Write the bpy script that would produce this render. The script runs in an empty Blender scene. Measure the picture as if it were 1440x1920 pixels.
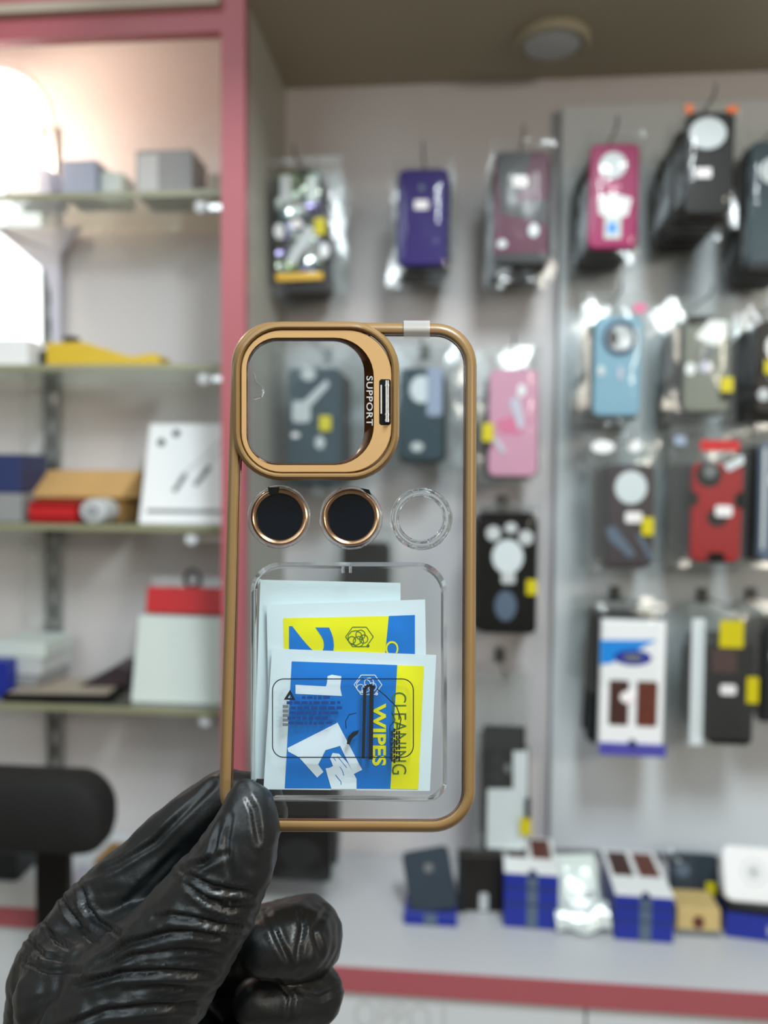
import bpy, bmesh, math, random
from mathutils import Vector, Matrix, Euler
random.seed(7)
SC = bpy.context.scene
COL = SC.collection
R = math.radians
# ------------------------------------------------------------------ camera
F = 1500.0                      # focal length in pixels of the 1440x1920 frame
EYE = Vector((0, 0, 1.5))
ROT = (Matrix.Rotation(R(5.2), 3, 'Z') @ Matrix.Rotation(R(90 - 2.5), 3, 'X') @ Matrix.Rotation(R(0.45), 3, 'Z'))
cd = bpy.data.cameras.new('camera'); cam = bpy.data.objects.new('camera', cd); COL.objects.link(cam)
cam.matrix_world = Matrix.Translation(EYE) @ ROT.to_4x4()
cd.sensor_fit = 'AUTO'; cd.sensor_width = 36.0; cd.lens = F / 1920 * 36
cd.clip_start = 0.01; cd.clip_end = 50
cd.dof.use_dof = True; cd.dof.focus_distance = 0.258; cd.dof.aperture_fstop = 7.0
SC.camera = cam
# ------------------------------------------------------------------ world, lights, exposure
SC.view_settings.view_transform = 'Standard'; SC.view_settings.look = 'None'
SC.view_settings.gamma = 1.0; SC.view_settings.exposure = 0.0; SC.view_settings.use_curve_mapping = False
SC.cycles.transparent_max_bounces = 32
SC.cycles.max_bounces = 10
W = bpy.data.worlds.new('world'); SC.world = W; W.use_nodes = True
W.node_tree.nodes['Background'].inputs[0].default_value = (1.0, 0.90, 0.74, 1)
W.node_tree.nodes['Background'].inputs[1].default_value = 0.25

def area(name, loc, target, sx, sy, power, color):
    l = bpy.data.lights.new(name, 'AREA'); l.shape = 'RECTANGLE'; l.size = sx; l.size_y = sy
    l.energy = power; l.color = color
    o = bpy.data.objects.new(name, l); COL.objects.link(o); o.location = loc
    o.rotation_euler = (Vector(target) - Vector(loc)).to_track_quat('-Z', 'Y').to_euler()
    return o
area('ceiling_lamp_light', (0.30, -0.08, 2.44), (0.27, 0.62, 0.9), 0.26, 0.42, 23, (0.89, 0.98, 1.0))
area('shopfront_daylight', (-1.0, -0.75, 2.2), (0.0, 0.5, 1.35), 0.9, 0.8, 7, (0.80, 0.93, 1.0))
area('glove_sheen_fill', (-0.62, -0.15, 2.50), (-0.1, 0.3, 1.4), 0.9, 0.8, 5.0, (0.80, 0.93, 1.0))  # added soft overhead fill that puts a broad sheen on the glove
area('upper_wall_fill', (1.55, -1.0, 2.02), (0.1, 1.3, 1.98), 0.5, 0.3, 14.0, (1.0, 0.90, 0.76))  # added warm fill without a fixture, lifts the upper wall

# ------------------------------------------------------------------ pixel helpers (photo frame 1440x1920)
def ray(x, y): return ROT @ Vector(((x - 720) / F, (960 - y) / F, -1.0))
def at(x, y, Y):
    d = ray(x, y); return EYE + d * ((Y - EYE.y) / d.y)
def atD(x, y, D): return EYE + ray(x, y) * D
def onZ(x, y, z):
    d = ray(x, y); return EYE + d * ((z - EYE.z) / d.z)
def s2l(c): return tuple(((v / 255) / 12.92 if v / 255 <= 0.04045 else (((v / 255) + 0.055) / 1.055) ** 2.4) for v in c)

# ------------------------------------------------------------------ materials
def mat(name, rgb, rough=0.5, metal=0.0, spec=0.5, var=0.06, scale=40, bump=0.0, bscale=200, coat=0.0, linear=False):
    m = bpy.data.materials.new(name); m.use_nodes = True
    nt = m.node_tree; b = nt.nodes['Principled BSDF']
    c = rgb if linear else s2l(rgb)
    n = nt.nodes.new('ShaderNodeTexNoise'); n.inputs['Scale'].default_value = scale; n.inputs['Detail'].default_value = 4
    tc = nt.nodes.new('ShaderNodeTexCoord'); nt.links.new(tc.outputs['Object'], n.inputs['Vector'])
    r = nt.nodes.new('ShaderNodeMix'); r.data_type = 'RGBA'
    r.inputs[6].default_value = tuple(v * (1 - var) for v in c) + (1,)
    r.inputs[7].default_value = tuple(min(1, v * (1 + var)) for v in c) + (1,)
    nt.links.new(n.outputs['Fac'], r.inputs[0]); nt.links.new(r.outputs[2], b.inputs['Base Color'])
    b.inputs['Roughness'].default_value = rough; b.inputs['Metallic'].default_value = metal
    b.inputs['Specular IOR Level'].default_value = spec; b.inputs['Coat Weight'].default_value = coat
    if bump:
        n2 = nt.nodes.new('ShaderNodeTexNoise'); n2.inputs['Scale'].default_value = bscale; n2.inputs['Detail'].default_value = 3
        nt.links.new(tc.outputs['Object'], n2.inputs['Vector'])
        bp = nt.nodes.new('ShaderNodeBump'); bp.inputs['Strength'].default_value = bump; bp.inputs['Distance'].default_value = 0.002
        nt.links.new(n2.outputs['Fac'], bp.inputs['Height']); nt.links.new(bp.outputs['Normal'], b.inputs['Normal'])
    return m

def film(name, tint=(1, 1, 1), haze=0.08, gloss=0.10, rough=0.12, hazecol=(0.9, 0.93, 0.95), bump=0.0, bscale=60, fres=0.5):
    """thin clear plastic: straight-through transparency + facing-dependent gloss + a little milky haze"""
    m = bpy.data.materials.new(name); m.use_nodes = True
    nt = m.node_tree; nt.nodes.clear()
    out = nt.nodes.new('ShaderNodeOutputMaterial')
    tr = nt.nodes.new('ShaderNodeBsdfTransparent'); tr.inputs[0].default_value = (*tint, 1)
    df = nt.nodes.new('ShaderNodeBsdfDiffuse'); df.inputs[0].default_value = (*hazecol, 1)
    gl = nt.nodes.new('ShaderNodeBsdfGlossy'); gl.inputs['Roughness'].default_value = rough
    m1 = nt.nodes.new('ShaderNodeMixShader'); m1.inputs[0].default_value = haze
    nt.links.new(tr.outputs[0], m1.inputs[1]); nt.links.new(df.outputs[0], m1.inputs[2])
    lw = nt.nodes.new('ShaderNodeLayerWeight'); lw.inputs[0].default_value = 0.25
    ma = nt.nodes.new('ShaderNodeMath'); ma.operation = 'MULTIPLY_ADD'
    ma.inputs[1].default_value = fres; ma.inputs[2].default_value = gloss; ma.use_clamp = True
    nt.links.new(lw.outputs['Facing'], ma.inputs[0])
    m2 = nt.nodes.new('ShaderNodeMixShader'); nt.links.new(ma.outputs[0], m2.inputs[0])
    nt.links.new(m1.outputs[0], m2.inputs[1]); nt.links.new(gl.outputs[0], m2.inputs[2])
    nt.links.new(m2.outputs[0], out.inputs[0])
    if bump:
        tc = nt.nodes.new('ShaderNodeTexCoord')
        n2 = nt.nodes.new('ShaderNodeTexNoise'); n2.inputs['Scale'].default_value = bscale; n2.inputs['Detail'].default_value = 2
        nt.links.new(tc.outputs['Object'], n2.inputs['Vector'])
        bp = nt.nodes.new('ShaderNodeBump'); bp.inputs['Strength'].default_value = bump; bp.inputs['Distance'].default_value = 0.01
        nt.links.new(n2.outputs['Fac'], bp.inputs['Height'])
        nt.links.new(bp.outputs['Normal'], gl.inputs['Normal'])
    return m

def emit(name, rgb, strength):
    m = bpy.data.materials.new(name); m.use_nodes = True
    nt = m.node_tree; nt.nodes.clear()
    out = nt.nodes.new('ShaderNodeOutputMaterial'); e = nt.nodes.new('ShaderNodeEmission')
    e.inputs[0].default_value = (*rgb, 1); e.inputs[1].default_value = strength
    nt.links.new(e.outputs[0], out.inputs[0]); return m

M = {}
M['wall'] = mat('white_laminate', (208, 203, 204), 0.45, var=0.03, scale=3)
M['panel'] = mat('white_panel', (214, 219, 223), 0.4, var=0.02, scale=3)
M['ledge'] = mat('pale_grey_laminate', (196, 198, 202), 0.4, var=0.03, scale=5)
M['soffit'] = mat('soffit_board', (172, 163, 140), 0.6, var=0.05, scale=4)
M['grey'] = mat('grey_laminate', (168, 166, 158), 0.5, var=0.05, scale=6)
M['rose'] = mat('rose_laminate', (172, 90, 98), 0.38, var=0.05, scale=12)
M['beige'] = mat('beige_strip', (176, 164, 148), 0.5)
M['floor'] = mat('floor_tile', (150, 145, 140), 0.4)
M['glass'] = film('shelf_glass', (0.90, 0.94, 0.90), 0.06, 0.06, 0.05, (0.75, 0.78, 0.70))
M['glass_edge'] = mat('glass_edge', (148, 148, 118), 0.25, var=0.1, scale=20)
M['alu'] = mat('aluminium', (150, 152, 152), 0.35, 0.6, var=0.1)
M['steel'] = mat('steel', (200, 200, 200), 0.22, 1.0)
M['white_plastic'] = mat('white_plastic', (232, 236, 240), 0.3)
M['black'] = mat('black_plastic', (12, 13, 14), 0.35, spec=0.3)
M['charcoal'] = mat('charcoal', (30, 33, 35), 0.45, spec=0.3)
M['dark'] = mat('dark_case', (32, 28, 26), 0.4, var=0.3, spec=0.3)
M['darkteal'] = mat('dark_teal', (38, 62, 72), 0.35, var=0.3, scale=30)
M['purple'] = mat('purple_case', (44, 28, 104), 0.38, spec=0.2)
M['maroon'] = mat('maroon_case', (92, 36, 62), 0.35, spec=0.2, var=0.2)
M['plum'] = mat('plum_grey_case', (54, 42, 48), 0.4, var=0.2)
M['magenta'] = mat('magenta_case', (160, 24, 92), 0.35, spec=0.2)
M['pink'] = mat('pink_case', (206, 150, 176), 0.35, var=0.05)
M['hotpink'] = mat('hot_pink', (212, 112, 150), 0.4)
M['lightblue'] = mat('light_blue_case', (126, 170, 192), 0.35, var=0.05)
M['navy_ring'] = mat('navy_ring', (44, 74, 104), 0.3)
M['olive'] = mat('olive_grey_case', (120, 124, 112), 0.35, var=0.15)
M['red'] = mat('red_case', (156, 18, 22), 0.35, spec=0.3)
M['redcard'] = mat('red_card', (196, 24, 30), 0.5)
M['white'] = mat('white_card', (240, 242, 244), 0.45, var=0.02)
M['offwhite'] = mat('off_white_card', (212, 222, 218), 0.5, var=0.02)
M['whitecase'] = mat('white_case', (214, 222, 226), 0.35, var=0.04)
M['sticker'] = mat('white_sticker', (250, 244, 246), 0.5, var=0.01)
M['yellow'] = mat('yellow_tag', (204, 190, 6), 0.45, var=0.05)
M['gold_foil'] = mat('yellow_foil', (226, 178, 40), 0.3, var=0.1)
M['blue'] = mat('sky_blue_print', (20, 138, 226), 0.4)
M['royal'] = mat('royal_blue_card', (26, 44, 150), 0.4, var=0.12, scale=15)
M['violet'] = mat('violet_band', (80, 76, 168), 0.4)
M['brown'] = mat('brown_leather', (98, 46, 34), 0.5, var=0.25, scale=60)
M['darkbrown'] = mat('dark_brown_leather', (66, 36, 32), 0.5, var=0.25, scale=60)
M['slate'] = mat('slate_card', (40, 54, 66), 0.35, var=0.1)
M['bluegrey'] = mat('blue_grey', (88, 104, 124), 0.35)
M['kraft'] = mat('kraft_cardboard', (206, 164, 106), 0.7, var=0.08, scale=30)
M['kraftdark'] = mat('kraft_cardboard_shaded', (150, 112, 58), 0.7, var=0.08, scale=30)  # darker kraft copy, shade of the box front put into the colour
M['grey_box'] = mat('grey_card', (150, 152, 154), 0.5, var=0.05)
M['lilac_box'] = mat('lilac_card', (196, 196, 214), 0.5, var=0.05)
M['bluegrey_box'] = mat('blue_grey_card', (150, 162, 186), 0.5, var=0.05)
M['navy_box'] = mat('navy_card', (40, 54, 102), 0.5, var=0.1)
M['lightgrey'] = mat('light_grey_print', (196, 200, 202), 0.5)
M['midgrey'] = mat('mid_grey_print', (110, 114, 116), 0.5)
M['goldbox'] = mat('gold_beige_card', (206, 180, 120), 0.35, var=0.1)
M['orange'] = mat('orange_glint', (226, 110, 50), 0.4)  # colour of the painted orange highlights on the oval-window case
M['mustard'] = mat('mustard_plastic', (216, 182, 36), 0.4, var=0.06)
M['pouch'] = film('clear_pouch', (0.98, 0.985, 0.985), 0.002, 0.018, 0.09, bump=0.35, bscale=16, fres=0.15)
M['pouch_back'] = film('clear_pouch_milky', (0.96, 0.97, 0.965), 0.03, 0.024, 0.11, bump=0.45, bscale=16, fres=0.2)
M['pouch_dim'] = film('dull_clear_pouch', (0.98, 0.985, 0.985), 0.004, 0.006, 0.12, bump=0.3, bscale=16, fres=0.06)
M['wire'] = mat('hook_wire', (120, 120, 118), 0.3, 0.9)

def holo():
    m = mat('holographic_foil', (120, 130, 140), 0.22, 0.7, var=0.2)
    nt = m.node_tree; b = nt.nodes['Principled BSDF']
    tc = nt.nodes.new('ShaderNodeTexCoord')
    v = nt.nodes.new('ShaderNodeTexVoronoi'); v.inputs['Scale'].default_value = 42
    nt.links.new(tc.outputs['Object'], v.inputs['Vector'])
    cr = nt.nodes.new('ShaderNodeValToRGB'); e = cr.color_ramp.elements
    e[0].position = 0.0; e[0].color = (*s2l((52, 76, 72)), 1)
    e[1].position = 1.0; e[1].color = (*s2l((206, 214, 214)), 1)
    for p, c in ((0.2, (96, 84, 122)), (0.4, (112, 136, 132)), (0.55, (58, 60, 66)), (0.75, (122, 142, 96))):
        k = e.new(p); k.color = (*s2l(c), 1)
    sp = nt.nodes.new('ShaderNodeSeparateColor'); nt.links.new(v.outputs['Color'], sp.inputs[0])
    nt.links.new(sp.outputs[0], cr.inputs[0]); nt.links.new(cr.outputs[0], b.inputs['Base Color'])
    bp = nt.nodes.new('ShaderNodeBump'); bp.inputs['Strength'].default_value = 0.9; bp.inputs['Distance'].default_value = 0.01
    nt.links.new(v.outputs['Distance'], bp.inputs['Height']); nt.links.new(bp.outputs['Normal'], b.inputs['Normal'])
    return m
M['holo'] = holo()

# ------------------------------------------------------------------ mesh helpers
class MB:
    def __init__(s): s.v = []; s.f = []; s.mi = []
    def add(s, vs, fs, mi=0):
        n = len(s.v); s.v += [tuple(p) for p in vs]; s.f += [tuple(i + n for i in f) for f in fs]; s.mi += [mi] * len(fs); return s
    def box(s, a, b, mi=0):
        x0, y0, z0 = a; x1, y1, z1 = b
        return s.add([(x0,y0,z0),(x1,y0,z0),(x1,y1,z0),(x0,y1,z0),(x0,y0,z1),(x1,y0,z1),(x1,y1,z1),(x0,y1,z1)],
                     [(0,3,2,1),(4,5,6,7),(0,1,5,4),(1,2,6,5),(2,3,7,6),(3,0,4,7)], mi)
    def loops(s, L, cap0=True, cap1=True, closed=True, mi=0, wrap=False):
        n = len(L[0]); vs = [p for l in L for p in l]; fs = []
        K = len(L)
        for k in range(K if wrap else K - 1):
            a, b = k * n, ((k + 1) % K) * n
            for i in range(n if closed else n - 1):
                j = (i + 1) % n; fs.append((a + i, a + j, b + j, b + i))
        if cap0: fs.append(tuple(range(n))[::-1])
        if cap1: fs.append(tuple((K - 1) * n + i for i in range(n)))
        return s.add(vs, fs, mi)
    def prism(s, poly, y0, y1, bev=0.0, mi=0):
        """poly: (x,z) list, extruded along y from front y0 to back y1, front rim bevelled"""
        L = [[(x, y1, z) for x, z in poly]]
        if bev:
            q = inset(poly, bev)
            L.append([(x, y0 + bev, z) for x, z in poly]); L.append([(x, y0, z) for x, z in q])
        else: L.append([(x, y0, z) for x, z in poly])
        return s.loops(L, mi=mi)
    def ring(s, po, pi, y0, y1, mi=0):
        return s.loops([[(x, y1, z) for x, z in po], [(x, y0, z) for x, z in po], [(x, y0, z) for x, z in pi], [(x, y1, z) for x, z in pi]], False, False, wrap=True, mi=mi)
    def tube(s, pts, r, n=8, closed=False, mi=0):
        pts = [Vector(p) for p in pts]; L = []; K = len(pts); up = Vector((0, 0, 1))
        for k in range(K):
            if closed: t = pts[(k + 1) % K] - pts[k - 1]
            else: t = pts[min(k + 1, K - 1)] - pts[max(k - 1, 0)]
            t.normalize()
            ref = Vector((1, 0, 0)) if abs(t.x) < 0.9 else up
            a = t.cross(ref).normalized(); b = t.cross(a)
            rr = r[k] if isinstance(r, (list, tuple)) else r
            L.append([pts[k] + a * rr * math.cos(2 * math.pi * i / n) + b * rr * math.sin(2 * math.pi * i / n) for i in range(n)])
        return s.loops(L, not closed, not closed, wrap=closed, mi=mi)
    def grid(s, fn, nu, nv, mi=0, flip=False):
        vs = [fn(i / nu, j / nv) for j in range(nv + 1) for i in range(nu + 1)]
        fs = [(j*(nu+1)+i, j*(nu+1)+i+1, (j+1)*(nu+1)+i+1, (j+1)*(nu+1)+i) for j in range(nv) for i in range(nu)]
        if flip: fs = [f[::-1] for f in fs]
        return s.add(vs, fs, mi)
    def build(s, name, m, parent=None, smooth=False, recalc=True, loc=None):
        me = bpy.data.meshes.new(name); me.from_pydata(s.v, [], s.f)
        for mm in (m if isinstance(m, (list, tuple)) else [m]): me.materials.append(mm)
        for p, i in zip(me.polygons, s.mi): p.material_index = i
        if recalc:
            bm = bmesh.new(); bm.from_mesh(me); bmesh.ops.recalc_face_normals(bm, faces=bm.faces); bm.to_mesh(me); bm.free()
        if smooth:
            for p in me.polygons: p.use_smooth = True
            if smooth != 'all': me.set_sharp_from_angle(angle=R(40))
        o = bpy.data.objects.new(name, me); COL.objects.link(o)
        if parent: o.parent = parent
        if loc is not None: o.location = loc
        return o

def inset(poly, d):
    """offset a closed polygon inwards by d"""
    n = len(poly); A = sum(poly[i][0]*poly[(i+1)%n][1]-poly[(i+1)%n][0]*poly[i][1] for i in range(n))
    sg = 1 if A > 0 else -1; out = []
    for i in range(n):
        p0, p, p1 = Vector(poly[i-1]), Vector(poly[i]), Vector(poly[(i+1)%n])
        a = (p - p0); b = (p1 - p)
        if a.length < 1e-12 or b.length < 1e-12: out.append(tuple(p)); continue
        a.normalize(); b.normalize()
        na = Vector((-a.y, a.x)) * sg; nb = Vector((-b.y, b.x)) * sg
        m = na + nb; L = m.length
        if L < 1e-6: out.append(tuple(p)); continue
        m /= L; k = d / max(0.3, m.dot(na)); out.append(tuple(p + m * k))
    return out
def rrect(x0, y0, x1, y1, r, n=6):
    if isinstance(r, (int, float)): r = (r,) * 4
    pts = []
    for (cx, cy, a0, rr) in ((x0 + r[0], y0 + r[0], 180, r[0]), (x1 - r[1], y0 + r[1], 270, r[1]), (x1 - r[2], y1 - r[2], 0, r[2]), (x0 + r[3], y1 - r[3], 90, r[3])):
        for k in range(n + 1):
            a = R(a0 + 90 * k / n); pts.append((cx + rr * math.cos(a), cy + rr * math.sin(a)))
    return pts
def ell(cx, cy, rx, ry, n=24): return [(cx + rx * math.cos(2*math.pi*i/n), cy + ry * math.sin(2*math.pi*i/n)) for i in range(n)]
def empty(name, loc, label, cat, group=None, rot=None):
    o = bpy.data.objects.new(name, None); o.empty_display_size = 0.02; COL.objects.link(o); o.location = loc
    if rot: o.rotation_euler = rot
    tag(o, label, cat, group); return o
def tag(o, label, cat, group=None):
    o['label'] = label; o['category'] = cat
    if group: o['group'] = group
    return o
def struct(o): o['kind'] = 'structure'; return o
def copy_tree(o):
    c = o.copy(); COL.objects.link(c)
    for ch in o.children:
        d = ch.copy(); COL.objects.link(d); d.parent = c
        for g in ch.children:
            e = g.copy(); COL.objects.link(e); e.parent = d
    return c
def textmesh(txt, bold=0.0, spacing=1.0):
    """vertices (unit box) and faces of a flat text"""
    cu = bpy.data.curves.new('t', 'FONT'); cu.body = txt; cu.offset = bold; cu.space_character = spacing; cu.resolution_u = 4
    o = bpy.data.objects.new('t', cu); COL.objects.link(o)
    dg = bpy.context.evaluated_depsgraph_get(); me = bpy.data.meshes.new_from_object(o.evaluated_get(dg))
    bm = bmesh.new(); bm.from_mesh(me); bmesh.ops.triangulate(bm, faces=bm.faces)
    ext = max(v.co.x for v in bm.verts) - min(v.co.x for v in bm.verts); lim = max(0.12, 0.05 * ext)
    for _ in range(3):
        ed = [e for e in bm.edges if e.calc_length() > lim]
        if not ed: break
        bmesh.ops.subdivide_edges(bm, edges=ed, cuts=1); bmesh.ops.triangulate(bm, faces=bm.faces)
    bm.to_mesh(me); bm.free()
    vs = [(v.co.x, v.co.y) for v in me.vertices]; fs = [tuple(p.vertices) for p in me.polygons]
    bpy.data.objects.remove(o); bpy.data.curves.remove(cu); bpy.data.meshes.remove(me)
    x0 = min(v[0] for v in vs); x1 = max(v[0] for v in vs); y0 = min(v[1] for v in vs); y1 = max(v[1] for v in vs)
    return [((x - x0) / (x1 - x0), (y - y0) / (y1 - y0)) for x, y in vs], fs

# ------------------------------------------------------------------ setting
YW = 1.30                                                  # back wall plane
YP = 1.275                                                 # front of the right-hand display panel
z_sof = at(560, 166, YW).z
YF = 1.05                                                  # front of the rose frame of the glass-shelf bay
xpl, xpr = at(415, 900, YF).x, at(459, 900, YF).x
YLF = 0.99
z_led = at(1000, 1838, YLF).z
struct(MB().box((-1.6, YW, 0), (1.5, YW + 0.03, 3.0)).build('wall_back', M['wall']))
struct(MB().box((-1.6, -2.6, -0.02), (1.5, YW, 0)).build('floor', M['floor']))
struct(MB().box((xpr, YW - 0.60, z_sof), (1.5, YW, z_sof + 0.10)).build('ceiling', M['soffit']))
struct(MB().box((xpr - 0.018, YF + 0.018, 0.3), (xpr, YW, 2.9)).build('wall_left', M['grey']))
# rose-laminate frame around the glass-shelf bay
struct(MB().box((xpl, YF, 0.3), (xpr, YF + 0.018, 2.9)).build('trim_1', M['rose']))
zh = at(230, 66, YF).z; zh2 = at(230, 24, YF).z; zh3 = at(230, 6, YF).z
struct(MB().box((-1.6, YF, zh), (xpl, YF + 0.018, zh2)).build('trim_2', M['rose']))
struct(MB().box((-1.6, YF - 0.012, zh2), (xpl, YF + 0.018, zh3)).build('trim_3', M['beige']))
struct(MB().box((-1.6, YF, zh3), (xpl, YF + 0.018, 2.9)).build('trim_4', M['rose']))
# display panel on the right
xq = at(1042, 900, YP).x
dp = MB(); zt, zb = at(1200, 192, YP).z, at(1200, 1600, YP).z
dp.prism([(xq, zb), (1.4, zb), (1.4, zt), (xq, zt)], YP, YW - 0.004, 0.002)
tag(dp.build('display_board', M['panel']), 'large white display board mounted on the wall at the right edge of the shop wall', 'panel')
mf = MB()
for px, py in ((1098, 210), (1222, 212)): 
    c = at(px, py, YP); mf.prism(ell(c.x, c.z, 0.010, 0.008, 12), YP - 0.002, YP)
# ledge
led = empty('display_ledge', (0.4, YLF, 0), 'white display ledge with rose front edge under the hanging phone cases', 'counter')
def rel(o, a): return tuple(Vector(a) - o.location)
def lbox(root, name, a, b, m, bev=0): 
    return MB().box(rel(root, a), rel(root, b)).build(name, m, root)
zl2 = at(1000, 1884, YLF).z
lbox(led, 'worktop', (xpr, YLF + 0.004, zl2), (1.45, YW - 0.002, z_led), M['ledge'])
lbox(led, 'front_edge', (xpr - 0.2, YLF, zl2), (1.45, YLF + 0.004, z_led), M['rose'])['label'] = 'rose laminate edge strip'
xs = at(1098, 1905, YLF + 0.01).x
lbox(led, 'drawer_front', (xpr - 0.2, YLF + 0.008, 0.12), (xs - 0.0015, YLF + 0.026, zl2 - 0.001), M['panel'])
lbox(led, 'drawer_front', (xs + 0.0015, YLF + 0.008, 0.12), (1.45, YLF + 0.026, zl2 - 0.001), M['panel'])
lbox(led, 'plinth', (xpr - 0.2, YLF + 0.03, 0.0), (1.45, YW - 0.002, zl2 - 0.001), M['charcoal'])
vs, fs = textmesh('OPPO L', 0.0)
a, b = at(664, 1928, YLF + 0.008), at(852, 1886, YLF + 0.008)
t = MB().add([rel(led, (a.x + (b.x - a.x) * u, YLF + 0.0076, a.z + (b.z - a.z) * v)) for u, v in vs], fs).build('lettering', M['lightgrey'], led)
# platform of the shelf bay at the left
zpl = at(20, 1703, YF).z; zpl2 = at(20, 1738, YF).z
bay = empty('bay_platform', (-0.6, YF, zpl), 'low white platform with rose edge at lower left behind the hand', 'counter')
lbox(bay, 'platform_top', (-1.6, YF + 0.004, zpl2), (xpr - 0.02, YW - 0.002, zpl), M['panel'])
lbox(bay, 'front_edge', (-1.6, YF, zpl2), (xpr - 0.02, YF + 0.004, zpl), M['rose'])
lbox(bay, 'drawer_front', (-1.6, YF + 0.008, 0.1), (xpr - 0.02, YF + 0.02, zpl2 - 0.001), M['panel'])
lbox(bay, 'plinth', (-1.6, YF + 0.022, 0), (xpr - 0.02, YW - 0.002, zpl2 - 0.001), M['charcoal'])
# round unlit lamp in the soffit
c = onZ(1035, 72, z_sof)
dl = empty('round_ceiling_lamp', (c.x, c.y, z_sof), 'round flush ceiling lamp, switched off, in the brown soffit', 'lamp')
def lathe(prof, n=32):
    return [[(r * math.cos(2*math.pi*i/n), r * math.sin(2*math.pi*i/n), z) for i in range(n)] for r, z in prof]
MB().loops(lathe([(0.053, 0), (0.055, -0.006), (0.050, -0.012), (0.044, -0.012), (0.043, -0.004)]), True, True).build('rim', M['soffit'], dl, True)
MB().loops(lathe([(0.043, -0.006), (0.040, -0.011), (0.02, -0.014), (0.004, -0.0145)]), True, True).build('diffuser', M['lightgrey'], dl, True)

# ------------------------------------------------------------------ glass shelves, uprights, window, lamp
YS0, YS1 = 1.14, 1.292
sz = []
for (py, lab) in ((357, 'top'), (682, 'second'), (985, 'third'), (1328, 'fourth')):
    z = at(300, py, YS0).z; sz.append(z)
    g = empty('glass_shelf', (-0.6, YS0, z), lab + ' glass shelf from the top in the left bay', 'shelf')
    MB().box(rel(g, (-1.2, YS0 + 0.002, z - 0.009)), rel(g, (xpr - 0.021, YS1, z))).build('pane', M['glass'], g)
    MB().box(rel(g, (-1.2, YS0, z - 0.009)), rel(g, (xpr - 0.021, YS0 + 0.002, z))).build('front_edge', M['glass_edge'], g)
    # stud that carries the shelf at its right end
    sx = {0: 380, 1: 386, 2: 362, 3: 388}[len(sz) - 1]; sy = {0: 385, 1: 692, 2: 1014, 3: 1352}[len(sz) - 1]
    p = at(sx, sy, 1.16); q = Vector((p.x, 1.16, z - 0.009 - 0.011))
    st = empty('shelf_stud', q, 'round pale stud under the right end of the ' + lab + ' glass shelf', 'stud')
    MB().loops([[(x, yy * 1.0, zz) for x, zz in ell(0, 0, rr, rr, 16)] for rr, yy in ((0.004, -0.012), (0.009, -0.010), (0.011, -0.004), (0.009, 0.004), (0.004, 0.006))]).build('knob', M['white_plastic'], st, True)
    MB().box((0.0, -0.004, -0.004), (xpr - 0.019 - q.x, 0.004, 0.004)).build('pin', M['steel'], st)
# slotted upright at the left
u0, u1 = at(84, 900, YS1).x, at(112, 900, YS1).x
up = empty('shelf_upright', ((u0 + u1) / 2, YS1, zpl), 'vertical slotted grey metal upright behind the glass shelves', 'upright')
mb = MB(); hw = (u1 - u0) / 2; H = at(100, 235, YS1).z - zpl
mb.box((-hw, 0.0, 0), (hw, 0.008, H))
mb.box((-hw, -0.005, 0), (-hw + 0.003, 0.0, H)); mb.box((hw - 0.003, -0.005, 0), (hw, 0.0, H))
mb.build('channel', M['alu'], up)
for k in range(22): MB().box((-0.003, -0.0012, 0.03 + k * 0.048), (0.003, 0.0, 0.055 + k * 0.048)).build('slot', M['black'], up)
# angled slab traced from a dark patch under the top shelf
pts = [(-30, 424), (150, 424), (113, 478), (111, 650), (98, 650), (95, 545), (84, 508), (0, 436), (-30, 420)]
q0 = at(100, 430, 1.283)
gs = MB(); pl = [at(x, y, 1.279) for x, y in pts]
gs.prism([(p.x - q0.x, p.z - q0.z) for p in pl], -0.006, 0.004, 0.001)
tag(gs.build('shelf_slab', M['lilac_box'], loc=q0), 'grey triangular bracket under the top glass shelf beside the bright window', 'slab')
# bright arched window pane
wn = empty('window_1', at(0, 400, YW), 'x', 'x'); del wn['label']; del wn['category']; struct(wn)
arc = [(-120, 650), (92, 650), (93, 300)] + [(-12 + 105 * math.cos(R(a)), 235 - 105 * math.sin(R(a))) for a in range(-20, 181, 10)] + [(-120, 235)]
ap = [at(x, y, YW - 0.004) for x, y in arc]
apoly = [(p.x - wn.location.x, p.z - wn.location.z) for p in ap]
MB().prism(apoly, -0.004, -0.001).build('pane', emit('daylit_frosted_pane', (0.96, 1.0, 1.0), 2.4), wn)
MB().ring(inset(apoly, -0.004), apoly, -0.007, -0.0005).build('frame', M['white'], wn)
# warm lamp behind the header of the bay
lp = at(-60, 120, 1.16); lp.z = zh + 0.03
lt = empty('bay_spotlight', (lp.x, 1.16, lp.z), 'small warm spotlight under the header of the glass-shelf bay', 'lamp')
MB().loops(lathe([(0.012, 0.03), (0.03, 0.025), (0.034, 0.0), (0.030, -0.002)]), True, True).build('housing', M['white_plastic'], lt, True)
MB().loops(lathe([(0.028, -0.004), (0.02, -0.006), (0.004, -0.007)]), True, True).build('diffuser', emit('warm_led', (1.0, 0.86, 0.66), 8.0), lt, True)
MB().box((-0.006, -0.006, 0.03), (0.006, 0.006, 0.09)).build('stem', M['steel'], lt)
pld = bpy.data.lights.new('bay_light', 'POINT'); pld.energy = 3.0; pld.color = (1.0, 0.83, 0.63); pld.shadow_soft_size = 0.03
plo = bpy.data.objects.new('bay_light', pld); COL.objects.link(plo); plo.location = (lp.x, 1.13, lp.z - 0.05)
struct(MB().box((-1.6, YF + 0.018, zh + 0.12), (xpr - 0.018, YW, zh + 0.14)).build('ceiling_bay', M['wall']))

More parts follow.
